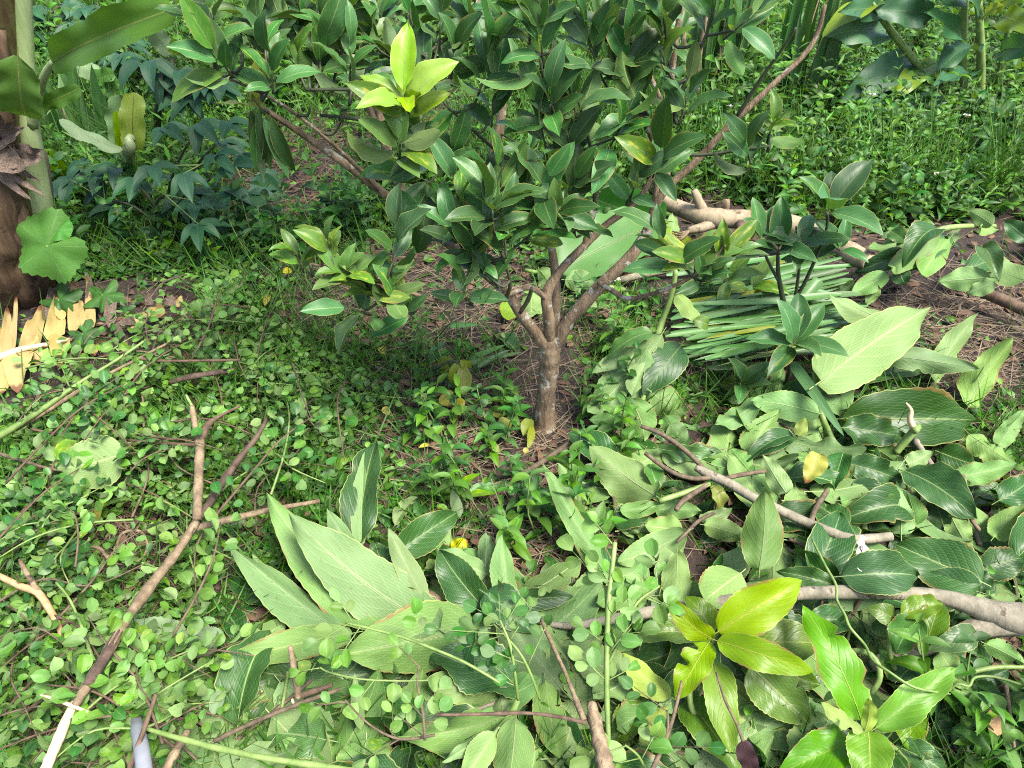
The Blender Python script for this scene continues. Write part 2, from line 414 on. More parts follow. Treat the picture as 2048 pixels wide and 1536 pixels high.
VAR = {'citrus': dict(bow=(.0, .12), fold=(.1, .5), wave=(.01, .03), bend=(-.03, .03), tipdroop=(0, .15)),
       'big': dict(bow=(-.03, .17), fold=(.1, .6), wave=(.02, .055), twist=(-.6, .6), bend=(-.08, .08), tipdroop=(-.1, .3), torn=(0, .05)),
       'hero': dict(bow=(-.04, .22), fold=(.06, .48), wave=(.03, .085), twist=(-.25, .25), bend=(-.06, .06), tipdroop=(-.05, .15), torn=(0, .03)),
       'serrate': dict(bow=(-.03, .15), fold=(.1, .5), wave=(.03, .07), torn=(0, .12), twist=(-.4, .4), bend=(-.05, .05), tipdroop=(0, .2)),
       'round': dict(bow=(0, .12), fold=(.1, .6), wave=(.01, .03), tipdroop=(-.05, .1)),
       'small': dict(bow=(0, .1), fold=(.1, .4), wave=(0, .02), tipdroop=(0, .2)),
       'narrow': dict(bow=(0, .15), fold=(.1, .5), wave=(.0, .01), bend=(-.05, .05), tipdroop=(0, .3)),
       'lance': dict(bow=(0, .15), fold=(.1, .5), wave=(.0, .02), bend=(-.05, .05), tipdroop=(0, .3)),
       'banana': dict(bow=(.05, .15), fold=(.1, .3), wave=(.02, .05), torn=(0, .15)),
       'canna': dict(bow=(.03, .14), fold=(.05, .25), wave=(.04, .08), twist=(-.15, .15), tipdroop=(0, .15)),
       'blade': dict(bow=(-.04, .09), fold=(.2, .6), wave=(0, 0), bend=(-.07, .07), twist=(-.8, .8)),
       'strip': dict(bow=(-.05, .12), fold=(-.2, .6), wave=(.03, .14), twist=(-.4, .9), bend=(-.06, .06), torn=(.02, .18))}
def lib(shape, mat, n=11):
    k = (shape, mat)
    if k not in LIB:
        LIB[k] = []
        for i in range(n):
            kw = {a: u(*b) for a, b in VAR[shape].items()}
            if shape in ('hero', 'big', 'serrate', 'citrus'): kw['bite'] = [0, 2, 0, 3, 1][i % 5] if shape != 'citrus' else [0, 0, 1, 0][i % 4]
            v, f, uv = unit_leaf(shape, seed=random.randrange(10 ** 6), **kw)
            LIB[k].append(mesh('leaf', v, f, uv, mat))
    return LIB[k]
def frame(base, X, N, L, W, flip=False):
    X = X.normalized(); N = (N - X * N.dot(X)); N = N.normalized() if N.length > 1e-4 else X.orthogonal().normalized()
    if flip: N = -N
    Y = N.cross(X)
    m = Matrix.Identity(4)
    for i in range(3):
        m[i][0], m[i][1], m[i][2], m[i][3] = X[i] * L, Y[i] * W, N[i] * min(L, W * 2.2), base[i]
    return m
def put_leaf(parent, shape, mat, base, X, N, L, W, flip=False, name='leaf', vi=None, **k):
    ms = lib(shape, mat)
    return link(name, ms[vi if vi is not None else random.randrange(len(ms))], parent, frame(base, X, N, L, W, flip), **k)
def px_leaf(parent, row, shape='hero', name='leaf', **k):
    """row: code, base px, base height, tip px, tip height, width px, roll"""
    code, bx, by, bh, tx, ty, th, wd = row[:8]
    roll = row[8] if len(row) > 8 else u(-22, 22)
    b, t = G(bx, by, bh), G(tx, ty, th)
    return leaf_between(parent, code, b, t, wd, roll, shape, name, **k)
CODE = {'U': ('big_pale', True), 'T': ('big_top', False), 'Y': ('big_young', False), 'B': ('big_bright', False), 'O': ('big_olive', False), 'u': ('big_top', True),
        'M': ('big_mid', False), 'm': ('big_mid', True), 'y': ('big_young', True), 'W': ('yellow_leaf', False), 'w': ('wilt_leaf', False), 'o': ('big_olive', True),
        'K': ('brown_leaf', False), 'C': ('canna', False), 'c': ('canna_young', False), 'b': ('banana', False), 'g': ('banana_cut', True), 'G': ('banana_cut', False),
        'j': ('banana_young', False), 's': ('straw_strip', False), 'k': ('dry_leaf', False), 'x': ('cane', False), 'r': ('citrus', False), 'l': ('citrus_light', False), 'e': ('citrus_young', False)}
def leaf_between(parent, code, b, t, wd, roll=0, shape='big', name='leaf', up=.3, **k):
    mat, flip = CODE[code]
    mid = (b + t) / 2; X = (t - b); L = X.length
    view = (CAM - mid).normalized()
    N = view + UP * up
    X1 = X.normalized(); N = (N - X1 * N.dot(X1)).normalized()
    N = Matrix.Rotation(R(roll), 3, X1) @ N
    W = wd / ppm(mid) / max(.5, math.cos(R(roll))) * .97
    return put_leaf(parent, shape, mat, b, X, N, L, W, flip, name, **k)

# mass of small leaves as one mesh ("stuff")
def mass(name, shape, mat, pos, X, N, L, W, parent=None, kw=None, kind='stuff', nvar=4):
    pos, X, N = (np.asarray(a, float) for a in (pos, X, N))
    X /= np.linalg.norm(X, axis=1, keepdims=True)
    N = N - X * (N * X).sum(1, keepdims=True); N /= np.maximum(np.linalg.norm(N, axis=1, keepdims=True), 1e-6)
    Y = np.cross(N, X)
    L, W = np.asarray(L)[:, None, None], np.asarray(W)[:, None, None]
    n = len(pos); pick = RN.integers(0, nvar, n)
    AV, AF, AU, AR, off = [], [], [], [], 0
    rv = RN.random(n)
    for j in range(nvar):
        kk = {a: u(*b) for a, b in VAR[shape].items()}
        if kw: kk.update(kw)
        v, f, uv = unit_leaf(shape, seed=j * 77 + 5, rib=False, **kk)
        v, f, uv = np.array(v), np.array(f), np.array(uv)
        s = np.where(pick == j)[0]
        if not len(s): continue
        P = pos[s][:, None] + v[None, :, 0:1] * X[s][:, None] * L[s] + v[None, :, 1:2] * Y[s][:, None] * W[s] + v[None, :, 2:3] * N[s][:, None] * np.minimum(L[s], W[s] * 2.2)
        AV.append(P.reshape(-1, 3)); AU.append(np.tile(uv, (len(s), 1)))
        AF.append((f[None] + (np.arange(len(s)) * len(v))[:, None, None]).reshape(-1, 4) + off)
        AR.append(np.repeat(rv[s], len(v))); off += len(s) * len(v)
    VV, FF, UU, RR = (np.concatenate(a) for a in (AV, AF, AU, AR))
    m = bpy.data.meshes.new(name)
    m.vertices.add(len(VV)); m.loops.add(FF.size); m.polygons.add(len(FF))
    o0 = np.array(LOC[parent.name]) if parent is not None else np.zeros(3)
    m.vertices.foreach_set('co', (VV - o0).astype(np.float32).ravel())
    m.loops.foreach_set('vertex_index', FF.astype(np.int32).ravel())
    m.polygons.foreach_set('loop_start', np.arange(0, FF.size, 4, dtype=np.int32))
    m.polygons.foreach_set('loop_total', np.full(len(FF), 4, np.int32))
    m.polygons.foreach_set('use_smooth', np.ones(len(FF), bool))
    m.update(calc_edges=True)
    l = m.uv_layers.new(name='UVMap'); l.data.foreach_set('uv', UU[FF.ravel()].astype(np.float32).ravel())
    at = m.attributes.new('rnd', 'FLOAT', 'POINT'); at.data.foreach_set('value', RR.astype(np.float32))
    m.materials.append(M[mat]); m.validate()
    return link(name, m, parent, Matrix.Translation(o0), kind=kind)

def ell(px, py, cx, cy, rx, ry):      # soft elliptical weight in the photograph's frame
    return np.clip(1.4 - np.sqrt(((px - cx) / rx) ** 2 + ((py - cy) / ry) ** 2), 0, 1)
def inpoly(px, py, poly):
    c = np.zeros(len(px), bool); n = len(poly)
    for i in range(n):
        (x1, y1), (x2, y2) = poly[i], poly[(i + 1) % n]
        c ^= ((y1 > py) != (y2 > py)) & (px < (x2 - x1) * (py - y1) / (y2 - y1 + 1e-9) + x1)
    return c

# ------------------------------------------------------------------ ground
def build_ground():
    xs = np.concatenate([np.linspace(-60, -6, 28)[:-1], np.linspace(-6, 6, 121), np.linspace(6, 60, 28)[1:]])
    ys = np.concatenate([np.linspace(-6, 0, 13)[:-1], np.linspace(0, 9, 91), np.linspace(9, 110, 52)[1:]])
    X, Y = np.meshgrid(xs, ys)
    Z = gz_np(X, Y) + np.where(np.abs(X) < 6, RN.normal(0, .006, X.shape), 0)
    Z = np.where(Y > 14, gz_np(X, np.minimum(Y, 14)) + .05 * (Y - 14) * np.exp(-(Y - 14) / 60), Z)
    nx, ny = len(xs), len(ys)
    v = np.stack([X, Y, Z], -1).reshape(-1, 3)
    f = [(j * nx + i, j * nx + i + 1, (j + 1) * nx + i + 1, (j + 1) * nx + i) for j in range(ny - 1) for i in range(nx - 1)]
    link('ground', mesh('ground', v, f, None, 'soil'), kind='structure')
build_ground()

# ------------------------------------------------------------------ citrus tree
Y0 = G(1092, 855).y
base = G(1090, 858)
ct = thing('citrus_tree', 'young citrus tree with a forked lichen-spotted trunk and dark glossy leaves', 'tree', base)
def DT(px, py, dy): return D(px, py, Y0 + dy)
def limb(name, rows, mat='citrus_bark', parent=None, n=8, sub=4, rough=.12):
    pts = [DT(r[0], r[1], r[2]) for r in rows]
    rad = [r[3] * .74 / ppm(p) for r, p in zip(rows, pts)]
    tube(name, pts, rad, mat, parent or ct, n, sub, rough)
    return spline(pts, 6)
b0 = G(1090, 872, -.03)
tp = [b0] + [DT(*r) for r in ((1088, 845, 0), (1092, 790, 0), (1098, 740, 0), (1100, 700, 0), (1101, 672, 0))]
tube('trunk', tp, [.056, .034, .028, .027, .031, .025], 'citrus_bark', ct, 14, 6, .16)
LIMB = []
for rows in (
    [(1098, 700, 0, 19), (1062, 655, -.03, 17), (1032, 612, -.05, 15), (1008, 570, -.07, 13)],
    [(1100, 700, 0, 17), (1098, 640, -.02, 16), (1093, 590, -.02, 15), (1120, 542, 0, 12), (1168, 492, .03, 11), (1215, 447, .05, 10), (1265, 412, .06, 9), (1300, 360, .08, 7), (1330, 270, .1, 5)],
    [(1104, 690, .04, 16), (1110, 620, .07, 15), (1111, 560, .09, 13), (1104, 500, .11, 11), (1092, 450, .12, 9), (1100, 380, .12, 7)],
    [(1106, 695, 0, 20), (1140, 640, 0, 19), (1200, 572, .02, 18), (1262, 512, .05, 16), (1298, 455, .07, 14), (1322, 390, .08, 12), (1390, 325, .1, 10), (1455, 255, .1, 9), (1540, 175, .1, 8), (1622, 92, .12, 7), (1650, 10, .12, 5)],
    [(1168, 497, .03, 9), (1178, 455, .03, 8), (1188, 420, .04, 7), (1196, 360, .05, 5)],
    [(1066, 660, .02, 10), (1010, 585, .08, 11), (930, 515, .13, 12), (845, 446, .15, 13), (765, 385, .14, 12), (700, 335, .12, 11), (630, 285, .1, 10), (560, 238, .08, 8), (500, 200, .06, 5)],
    [(1095, 600, -.02, 8), (1060, 575, -.06, 8), (1010, 590, -.08, 7), (940, 602, -.1, 6), (870, 600, -.12, 6), (800, 578, -.14, 5), (700, 545, -.16, 4), (620, 527, -.18, 3)],
    [(1198, 565, .0, 8), (1222, 580, -.04, 7), (1258, 597, -.07, 7), (1320, 582, -.1, 6), (1375, 558, -.12, 6), (1425, 520, -.13, 4), (1450, 490, -.13, 3)],
    [(1040, 625, -.06, 6), (1056, 600, -.07, 6), (1064, 575, -.08, 5)],
    [(1010, 600, -.08, 6), (1020, 560, -.1, 5), (990, 470, -.12, 4), (985, 420, -.12, 3)],
    [(1104, 480, .1, 6), (1080, 400, .09, 6), (1040, 345, .08, 5), (985, 295, .07, 5), (935, 250, .06, 4), (880, 195, .05, 3), (850, 110, .05, 3)],
    [(1102, 470, .1, 5), (1105, 380, .06, 5), (1112, 310, .04, 4), (1095, 210, .03, 4), (1078, 110, .02, 3)],
    [(1190, 420, .04, 6), (1185, 320, .04, 5), (1170, 250, .03, 4), (1150, 180, .02, 3)],
    [(1310, 400, .08, 8), (1316, 320, .1, 7), (1290, 250, .1, 6), (1250, 180, .1, 4)],
    [(1470, 240, .1, 6), (1520, 160, .08, 5), (1570, 90, .06, 4), (1592, 55, .05, 3)],
    [(1305, 305, .06, 5), (1400, 310, .03, 5), (1480, 300, 0, 4), (1540, 292, -.02, 3)],
    [(845, 446, .15, 10), (800, 370, .22, 11), (770, 290, .28, 10), (740, 220, .3, 8), (700, 140, .3, 5)],
    [(760, 385, .14, 7), (700, 320, .05, 6), (620, 250, -.02, 5), (540, 195, -.06, 4), (440, 150, -.08, 3)],
    [(880, 480, .13, 7), (840, 400, .06, 6), (815, 330, .02, 5), (805, 250, .0, 4)],
    [(620, 180, .0, 5), (720, 180, -.02, 6), (790, 195, -.02, 6)],
    [(640, 230, .1, 5), (740, 242, .08, 5), (800, 260, .05, 4)],
    [(1330, 300, .09, 6), (1360, 190, .1, 5), (1400, 100, .1, 4), (1430, 20, .1, 3)]):
    LIMB += limb('limb', rows, 'citrus_bark' if rows[0][3] > 6.5 else 'dark_stem', n=10 if rows[0][3] > 9 else 6)
# leaf clusters: px, py, dy, leaves, size px, material, droop
CL = [(425, 60, -.1, 4, 120, 'r'), (455, 140, -.1, 4, 118, 'r'), (480, 55, 0, 4, 125, 'r'), (530, 95, -.05, 5, 120, 'r'), (560, 50, .1, 4, 110, 'r'), (590, 120, .05, 5, 118, 'r'),
      (545, 165, -.1, 4, 110, 'r'), (640, 50, .1, 4, 120, 'r'), (640, 130, .05, 5, 125, 'r'), (685, 90, .1, 4, 115, 'r'), (700, 160, 0, 4, 110, 'r'), (730, 70, .15, 4, 125, 'l'), (780, 110, .1, 5, 105, 'r'),
      (505, 20, .1, 4, 110, 'e'), (600, 20, .2, 4, 120, 'r'), (680, 20, .2, 4, 120, 'r'), (620, 210, -.05, 3, 110, 'r'), (690, 225, 0, 3, 105, 'r'), (760, 30, .2, 4, 110, 'r'), (820, 30, .2, 4, 110, 'r'), (405, 30, -.05, 4, 110, 'r'),
      (520, 215, .05, 3, 95, 'w'), (810, 215, -.04, 6, 130, 'e'), (800, 300, -.05, 5, 120, 'l'), (835, 300, 0, 4, 110, 'r'), (895, 330, .05, 3, 95, 'r'), (850, 170, .05, 2, 95, 'r'), (905, 140, .1, 3, 95, 'r'),
      (880, 70, .1, 4, 100, 'r'), (940, 40, .15, 4, 110, 'r'), (1000, 20, .15, 4, 120, 'r'), (965, 165, .05, 4, 130, 'r'), (985, 230, .05, 4, 115, 'r'), (1060, 45, .05, 5, 130, 'r'), (1085, 110, .02, 6, 130, 'r'),
      (1100, 20, .05, 4, 130, 'l'), (1130, 150, .02, 5, 120, 'r'), (1060, 170, .04, 4, 115, 'r'), (1100, 230, .0, 4, 120, 'r'), (1150, 220, .02, 4, 110, 'r'), (1090, 290, .02, 4, 115, 'r'), (1140, 300, .03, 4, 110, 'r'),
      (1190, 120, .1, 4, 110, 'r'), (1215, 60, .1, 4, 110, 'r'), (1255, 150, .1, 5, 120, 'r'), (1280, 215, .08, 4, 120, 'r'), (1330, 130, .1, 5, 120, 'r'), (1330, 60, .1, 4, 110, 'r'), (1390, 120, .1, 4, 115, 'r'),
      (1420, 40, .1, 5, 115, 'r'), (1370, 215, .08, 4, 115, 'r'), (1230, 275, .05, 4, 115, 'r'), (1195, 325, .02, 4, 110, 'r'), (1310, 340, .02, 4, 120, 'r'), (1265, 385, .02, 3, 105, 'r'),
      (1540, 265, 0, 5, 75, 'l'), (1500, 325, -.02, 3, 100, 'r'), (1470, 60, .08, 3, 110, 'r'),
      (975, 445, -.1, 5, 120, 'r'), (1000, 405, -.08, 4, 120, 'r'), (1010, 480, -.1, 5, 110, 'r'), (935, 440, -.06, 4, 120, 'r'), (1085, 400, -.02, 4, 115, 'r'), (1110, 440, -.02, 5, 110, 'r'), (1060, 470, -.06, 4, 110, 'r'),
      (1040, 390, .02, 4, 110, 'r'), (1135, 390, .02, 4, 110, 'r'), (1150, 460, 0, 3, 100, 'r'), (955, 520, -.1, 4, 95, 'r'), (920, 490, -.08, 3, 100, 'r'), (985, 560, -.12, 4, 95, 'r'), (930, 590, -.12, 3, 95, 'r'),
      (1390, 530, -.12, 3, 100, 'l'), (1345, 515, -.12, 3, 105, 'r'), (1440, 520, -.12, 3, 95, 'l'), (1405, 560, -.13, 3, 85, 'r'),
      (660, 505, -.16, 4, 85, 'l'), (690, 550, -.17, 4, 95, 'l'), (735, 575, -.16, 4, 95, 'l'), (785, 525, -.15, 4, 110, 'r'), (780, 590, -.16, 4, 100, 'l'), (815, 625, -.15, 3, 90, 'r'), (725, 625, -.17, 3, 100, 'r'), (600, 525, -.17, 3, 80, 'l'),
      (855, 360, .02, 4, 135, 'd'), (790, 370, -.03, 2, 110, 'd'), (560, 250, .04, 4, 105, 'd'), (870, 420, .04, 2, 120, 'd')]
CL.sort(key=lambda c: (c[1] < 340, random.random()))
CL = [(a, b, c, 3 if (b < 70 and n > 3) else n, s_, k) for a, b, c, n, s_, k in CL]
nleaf = 0
def rosette(parent, p, axis, n, L, mat, droop=False, spread=(25, 80), shape='citrus', wr=(.36, .44), name='leaf'):
    a0 = u(0, 6.28); axis = axis.normalized(); X0 = axis.orthogonal().normalized(); Y0_ = axis.cross(X0)
    view = (CAM - p).normalized()
    for k in range(n):
        az = a0 + k * 2.4 + u(-.4, .4)
        rad = X0 * math.cos(az) + Y0_ * math.sin(az)
        inc = R(u(*spread)) if not droop else R(u(120, 165))
        d = axis * math.cos(inc) + rad * math.sin(inc)
        if abs(d.dot(view)) > .75: d = (d - view * d.dot(view) * .6).normalized()
        N = (axis if not droop else rad) * .7 + UP * .4 + view * .45
        l = L * u(.75, 1.1)
        put_leaf(parent, shape, mat, p + d * (.06 * l), d, N, l, l * u(*wr), False, name)
XL = []
def spray(parent, p, axis, n, L, mat, bark):
    """leaves set alternately along the end of a shoot"""
    axis = axis.normalized(); X0 = axis.orthogonal().normalized(); Y1 = axis.cross(X0); a0 = u(0, 6.28)
    sl = L * u(.35, .7)
    tube('twig', [p - axis * sl * .5, p, p + axis * sl * .5], [.0026, .0022, .0012], bark, parent, 5, 2)
    view = (CAM - p).normalized(); ex = 3 if mat != 'wilt_leaf' else 0
    for k in range(n + ex):
        f = (k + .5) / (n + ex)
        q = p + axis * sl * (f - .5)
        az = a0 + k * 2.4 + u(-.5, .5)
        rad = X0 * math.cos(az) + Y1 * math.sin(az)
        inc = R(u(35, 85) * (1.15 - .6 * f))
        d = axis * math.cos(inc) + rad * math.sin(inc) + V(0, 0, u(-.25, .1))
        d.normalize()
        if abs(d.dot(view)) > .7: d = (d - view * d.dot(view) * .6).normalized()
        N = axis * .5 + UP * .4 + view * .5 + V(u(-.5, .5), u(-.5, .5), u(-.2, .2))
        l = L * u(.62, 1.15)
        if k % 2 and ex > 0 and mat == 'citrus':
            ex -= 1; XL.append((q + d * (.07 * l), d, N, l)); continue
        put_leaf(parent, 'citrus', mat if random.random() > .12 else 'citrus_light', q + d * (.07 * l), d, N, l, l * u(.36, .46), random.random() < .12)
for px, py, dy, n, sz, code in CL:
    p = DT(px, py, dy)
    near = min(LIMB, key=lambda q: (q - p).length + .8 * max(0, q.z - p.z + .02))
    if code in 'e': tw = 'green_stem'
    else: tw = 'dark_stem'
    mid = (near + p) / 2 + V(u(-.02, .02), u(-.02, .02), u(-.04, .0))
    if (near - p).length > .02:
        tube('twig', [near, mid, p], [.0045, .0035, .0022], tw, ct, 5, 3)
    drop = code == 'd'
    mat = {'r': 'citrus', 'l': 'citrus_light', 'e': 'citrus_young', 'w': 'wilt_leaf', 'd': 'citrus'}[code]
    ax = (p - mid).normalized() * .6 + UP * .8 + V(u(-.3, .3), u(-.3, .2), 0)
    if nleaf + n <= 298:
        if drop: rosette(ct, p, ax, n, sz / ppm(p), mat, drop)
        else: spray(ct, p, ax, n, sz / ppm(p) * .88, mat, tw)
        nleaf += n
mass('foliage', 'citrus', 'citrus', [x[0] for x in XL], [x[1] for x in XL], [x[2] for x in XL], [x[3] for x in XL], [x[3] * .41 for x in XL], ct, nvar=6)
# ------------------------------------------------------------------ cut branches with large leaves (px, py, height)
def branch(name, label, cat, stem, mat, leaves, shape='hero', group=None, extra=(), n=8, stemname='stem', rough=.06):
    pts = [G(*s[:3]) for s in stem]
    t = thing(name, label, cat, pts[0], group)
    tube(stemname, pts, [s[3] / ppm(p) for s, p in zip(stem, pts)], mat, t, n, 5, rough)
    for st, m in extra:
        pp = [G(*s[:3]) for s in st]
        tube('side_branch', pp, [s[3] / ppm(p) for s, p in zip(st, pp)], m, t, 6, 4, .06)
    for row in leaves: px_leaf(t, row, shape)
    return t

branch('cut_branch', 'fan of large pale leaf undersides with bold veins, at the bottom centre', 'branch',
    [(1090, 1256, .05, 7), (1020, 1262, .06, 8), (950, 1260, .07, 8), (870, 1250, .08, 7), (780, 1232, .08, 6), (700, 1225, .08, 5)], 'green_stem', [
    ('T', 960, 1265, .02, 872, 1205, .05, 75), ('T', 900, 1270, .03, 770, 1180, .04, 90), ('T', 790, 1200, .04, 745, 1080, .1, 80),
    ('U', 740, 1240, .07, 600, 1150, .07, 60, 25), ('U', 720, 1318, .06, 478, 1312, .07, 62, 10), ('U', 640, 1245, .06, 505, 1115, .10, 55, 15),
    ('U', 700, 1282, .09, 460, 1096, .12, 80, 20), ('U', 775, 1260, .10, 534, 995, .20, 100, 14), ('U', 800, 1215, .08, 652, 1022, .17, 72, 18),
    ('m', 700, 1268, .12, 424, 1334, .10, 66, -14), ('U', 880, 1258, .13, 580, 1035, .24, 135, 6), ('U', 955, 1259, .12, 690, 1305, .13, 140, -16),
    ('U', 850, 1206, .10, 776, 1062, .16, 50, 10), ('T', 968, 1217, .08, 872, 1100, .15, 80, -20), ('U', 975, 1150, .08, 875, 1095, .12, 55),
    ('U', 1020, 1205, .10, 1002, 1070, .17, 54, 20), ('T', 1017, 1205, .08, 1148, 1192, .08, 46), ('T', 968, 1185, .13, 1068, 1262, .11, 82, -10),
    ('T', 790, 1108, .08, 920, 1022, .1, 72), ('U', 722, 1092, .10, 727, 905, .2, 34, 30), ('T', 715, 1100, .08, 748, 872, .19, 74, -15), ('U', 722, 1085, .05, 672, 995, .08, 58), ('U', 790, 1050, .04, 835, 992, .1, 26, 30)])
branch('cut_branch', 'light green leafy cutting with leaves hanging over the bottom edge, beside the split stick', 'branch',
    [(1035, 1400, .08, 6), (1020, 1432, .1, 7), (985, 1475, .12, 6), (960, 1530, .1, 4)], 'green_stem', [
    ('T', 1010, 1390, .03, 930, 1330, .04, 70), ('U', 998, 1374, .08, 852, 1360, .1, 80, 5), ('U', 1010, 1434, .11, 796, 1478, .12, 78, 8),
    ('U', 990, 1462, .13, 885, 1522, .15, 32, 25), ('U', 990, 1465, .15, 925, 1560, .16, 58, -10), ('U', 1032, 1434, .14, 1015, 1590, .17, 88, 6),
    ('U', 1090, 1362, .07, 1118, 1528, .06, 68, -8), ('U', 1160, 1262, .05, 1125, 1372, .05, 82), ('m', 1140, 1420, .03, 1180, 1520, .03, 60), ('T', 940, 1490, .03, 890, 1570, .03, 60)])
t = branch('cut_branch', 'long narrow pale leaf standing up with its dark side behind, in front of the trunk', 'branch',
    [(1222, 1175, .03, 4), (1245, 1200, .02, 4), (1290, 1225, .03, 4)], 'green_stem', [
    ('T', 1228, 1178, .05, 1118, 985, .16, 44, 24), ('U', 1224, 1172, .06, 1087, 925, .25, 46, 12), ('U', 1250, 1195, .03, 1190, 1110, .03, 60)])
branch('cut_branch', 'drooping bunch of pale leaves hanging head-down right of the citrus trunk', 'branch',
    [(1352, 540, .42, 5), (1340, 600, .32, 6), (1318, 660, .22, 7), (1295, 760, .1, 6), (1275, 840, .05, 5)], 'green_stem', [
    ('M', 1306, 664, .22, 1210, 720, .16, 40, 30), ('m', 1292, 676, .21, 1184, 748, .12, 40, 10), ('T', 1362, 690, .16, 1285, 792, .08, 72, -10),
    ('U', 1295, 695, .20, 1178, 832, .07, 88, 10), ('U', 1324, 668, .22, 1258, 795, .12, 52, -22), ('U', 1300, 782, .10, 1372, 832, .05, 74, 5),
    ('U', 1262, 800, .08, 1292, 885, .04, 66), ('m', 1250, 838, .09, 1178, 838, .07, 48, 0), ('m', 1340, 850, .04, 1375, 880, .03, 45),
    ('y', 1352, 590, .34, 1408, 652, .26, 34, -15), ('O', 1388, 640, .28, 1420, 655, .25, 30), ('m', 1330, 830, .05, 1355, 875, .03, 44)])
branch('cut_branch', 'cut branch bearing one huge veined pale leaf above a bright green stem', 'branch',
    [(1632, 705, .2, 5), (1631, 760, .16, 7), (1638, 800, .12, 7), (1645, 835, .1, 6), (1662, 872, .05, 6), (1710, 970, .03, 6), (1730, 1060, .02, 6)], 'green_stem', [
    ('U', 1770, 640, .17, 1656, 592, .2, 50, 25), ('T', 1712, 760, .05, 1885, 725, .05, 42), ('m', 1768, 710, .14, 1955, 738, .14, 52, 5),
    ('m', 1655, 822, .10, 1720, 735, .10, 60, 20), ('U', 1638, 766, .18, 1868, 610, .22, 122, 6), ('m', 1640, 828, .12, 1500, 800, .13, 60, -15), ('m', 1520, 800, .12, 1430, 852, .09, 46, 20),
    ('T', 1680, 838, .06, 1965, 838, .05, 118, 4), ('T', 1682, 855, .09, 1818, 872, .08, 66, 0), ('U', 1865, 765, .05, 1950, 628, .18, 44, 25), ('U', 1936, 815, .05, 2022, 675, .2, 60, 18),
    ('T', 1560, 780, .06, 1690, 840, .04, 60), ('u', 1580, 890, .03, 1540, 785, .08, 50), ('T', 1590, 870, .07, 1480, 925, .04, 40), ('O', 1440, 770, .05, 1520, 760, .05, 32), ('M', 1450, 800, .04, 1540, 770, .05, 40)])
branch('cut_branch', 'leafy tip of the felled branch with pale and dark leaves beside the sawn log end', 'branch',
    [(1760, 525, .14, 9), (1830, 480, .2, 7), (1900, 455, .24, 6), (1990, 452, .22, 4)], 'green_stem', [
    ('M', 1895, 470, .2, 1800, 545, .16, 52), ('T', 1810, 505, .18, 1712, 545, .12, 42), ('U', 1882, 461, .26, 1775, 548, .2, 50), ('T', 1874, 458, .28, 1808, 524, .24, 58, 15),
    ('U', 1860, 453, .24, 1732, 502, .2, 50), ('U', 1898, 478, .22, 1833, 560, .16, 52), ('U', 1778, 550, .18, 1698, 590, .12, 40), ('m', 1708, 562, .14, 1655, 600, .08, 28),
    ('m', 1756, 573, .14, 1733, 610, .08, 26), ('T', 1800, 540, .16, 1812, 570, .12, 36), ('M', 1780, 462, .2, 1812, 485, .2, 36),
    ('U', 1980, 555, .16, 1880, 563, .14, 50), ('U', 1990, 562, .18, 1932, 586, .12, 36), ('M', 1965, 494, .2, 1998, 562, .16, 44), ('U', 1985, 450, .26, 1938, 420, .28, 32),
    ('U', 1960, 455, .24, 1995, 460, .22, 26), ('U', 1900, 470, .22, 1918, 462, .2, 30), ('T', 1930, 540, .12, 2020, 500, .14, 50), ('m', 2050, 560, .12, 1960, 510, .14, 60), ('T', 2060, 480, .2, 2010, 440, .24, 40)])
# lower right: long tan bough and its leaves
branch('fallen_bough', 'long smooth tan-grey bough lying across the leaf pile at the lower right', 'branch',
    [(2080, 1236, .13, 34), (2030, 1236, .13, 31), (1975, 1222, .13, 24), (1900, 1198, .13, 16), (1800, 1186, .13, 14), (1700, 1184, .13, 14), (1600, 1187, .12, 13), (1500, 1197, .11, 13), (1400, 1210, .1, 13), (1300, 1224, .09, 12), (1200, 1243, .07, 9), (1140, 1252, .06, 7), (1080, 1244, .06, 5)], 'grey_bark', [
    ('T', 1780, 1185, .1, 1690, 1110, .1, 60), ('T', 1966, 1165, .08, 1795, 1085, .09, 112, 4), ('T', 1960, 1185, .06, 1850, 1150, .06, 70), ('T', 1683, 1153, .15, 1845, 1148, .15, 92, 0),
    ('T', 1676, 1158, .08, 1584, 1100, .09, 60), ('T', 1668, 1170, .11, 1556, 1142, .12, 44), ('U', 1652, 1112, .06, 1712, 1108, .06, 34), ('U', 1656, 1202, .09, 1765, 1200, .09, 40),
    ('U', 1482, 1146, .11, 1402, 1210, .12, 96, 4), ('m', 1518, 1140, .13, 1528, 982, .22, 84, 4), ('U', 1355, 1108, .08, 1352, 1212, .1, 62, 0), ('U', 1440, 1160, .04, 1500, 1090, .06, 62),
    ('T', 1610, 1250, .06, 1720, 1240, .05, 60), ('T', 1530, 1240, .05, 1620, 1260, .05, 60), ('T', 1350, 1250, .04, 1450, 1280, .05, 60), ('U', 1310, 1250, .03, 1290, 1340, .03, 50)],
    extra=[([(2040, 1246, .12, 26), (1960, 1256, .1, 23), (1890, 1282, .08, 20), (1810, 1308, .06, 17), (1742, 1330, .05, 14)], 'grey_bark'),
           ([(1722, 1192, .11, 5), (1705, 1225, .07, 5), (1660, 1270, .04, 4)], 'brown_twig'), ([(1567, 1200, .1, 3), (1566, 1230, .08, 3)], 'brown_twig'), ([(1644, 1196, .1, 3), (1643, 1216, .08, 3)], 'brown_twig'),
           ([(1409, 1216, .1, 3), (1410, 1232, .08, 3)], 'brown_twig'), ([(1310, 1228, .08, 4), (1308, 1258, .06, 3)], 'brown_twig')], n=12)
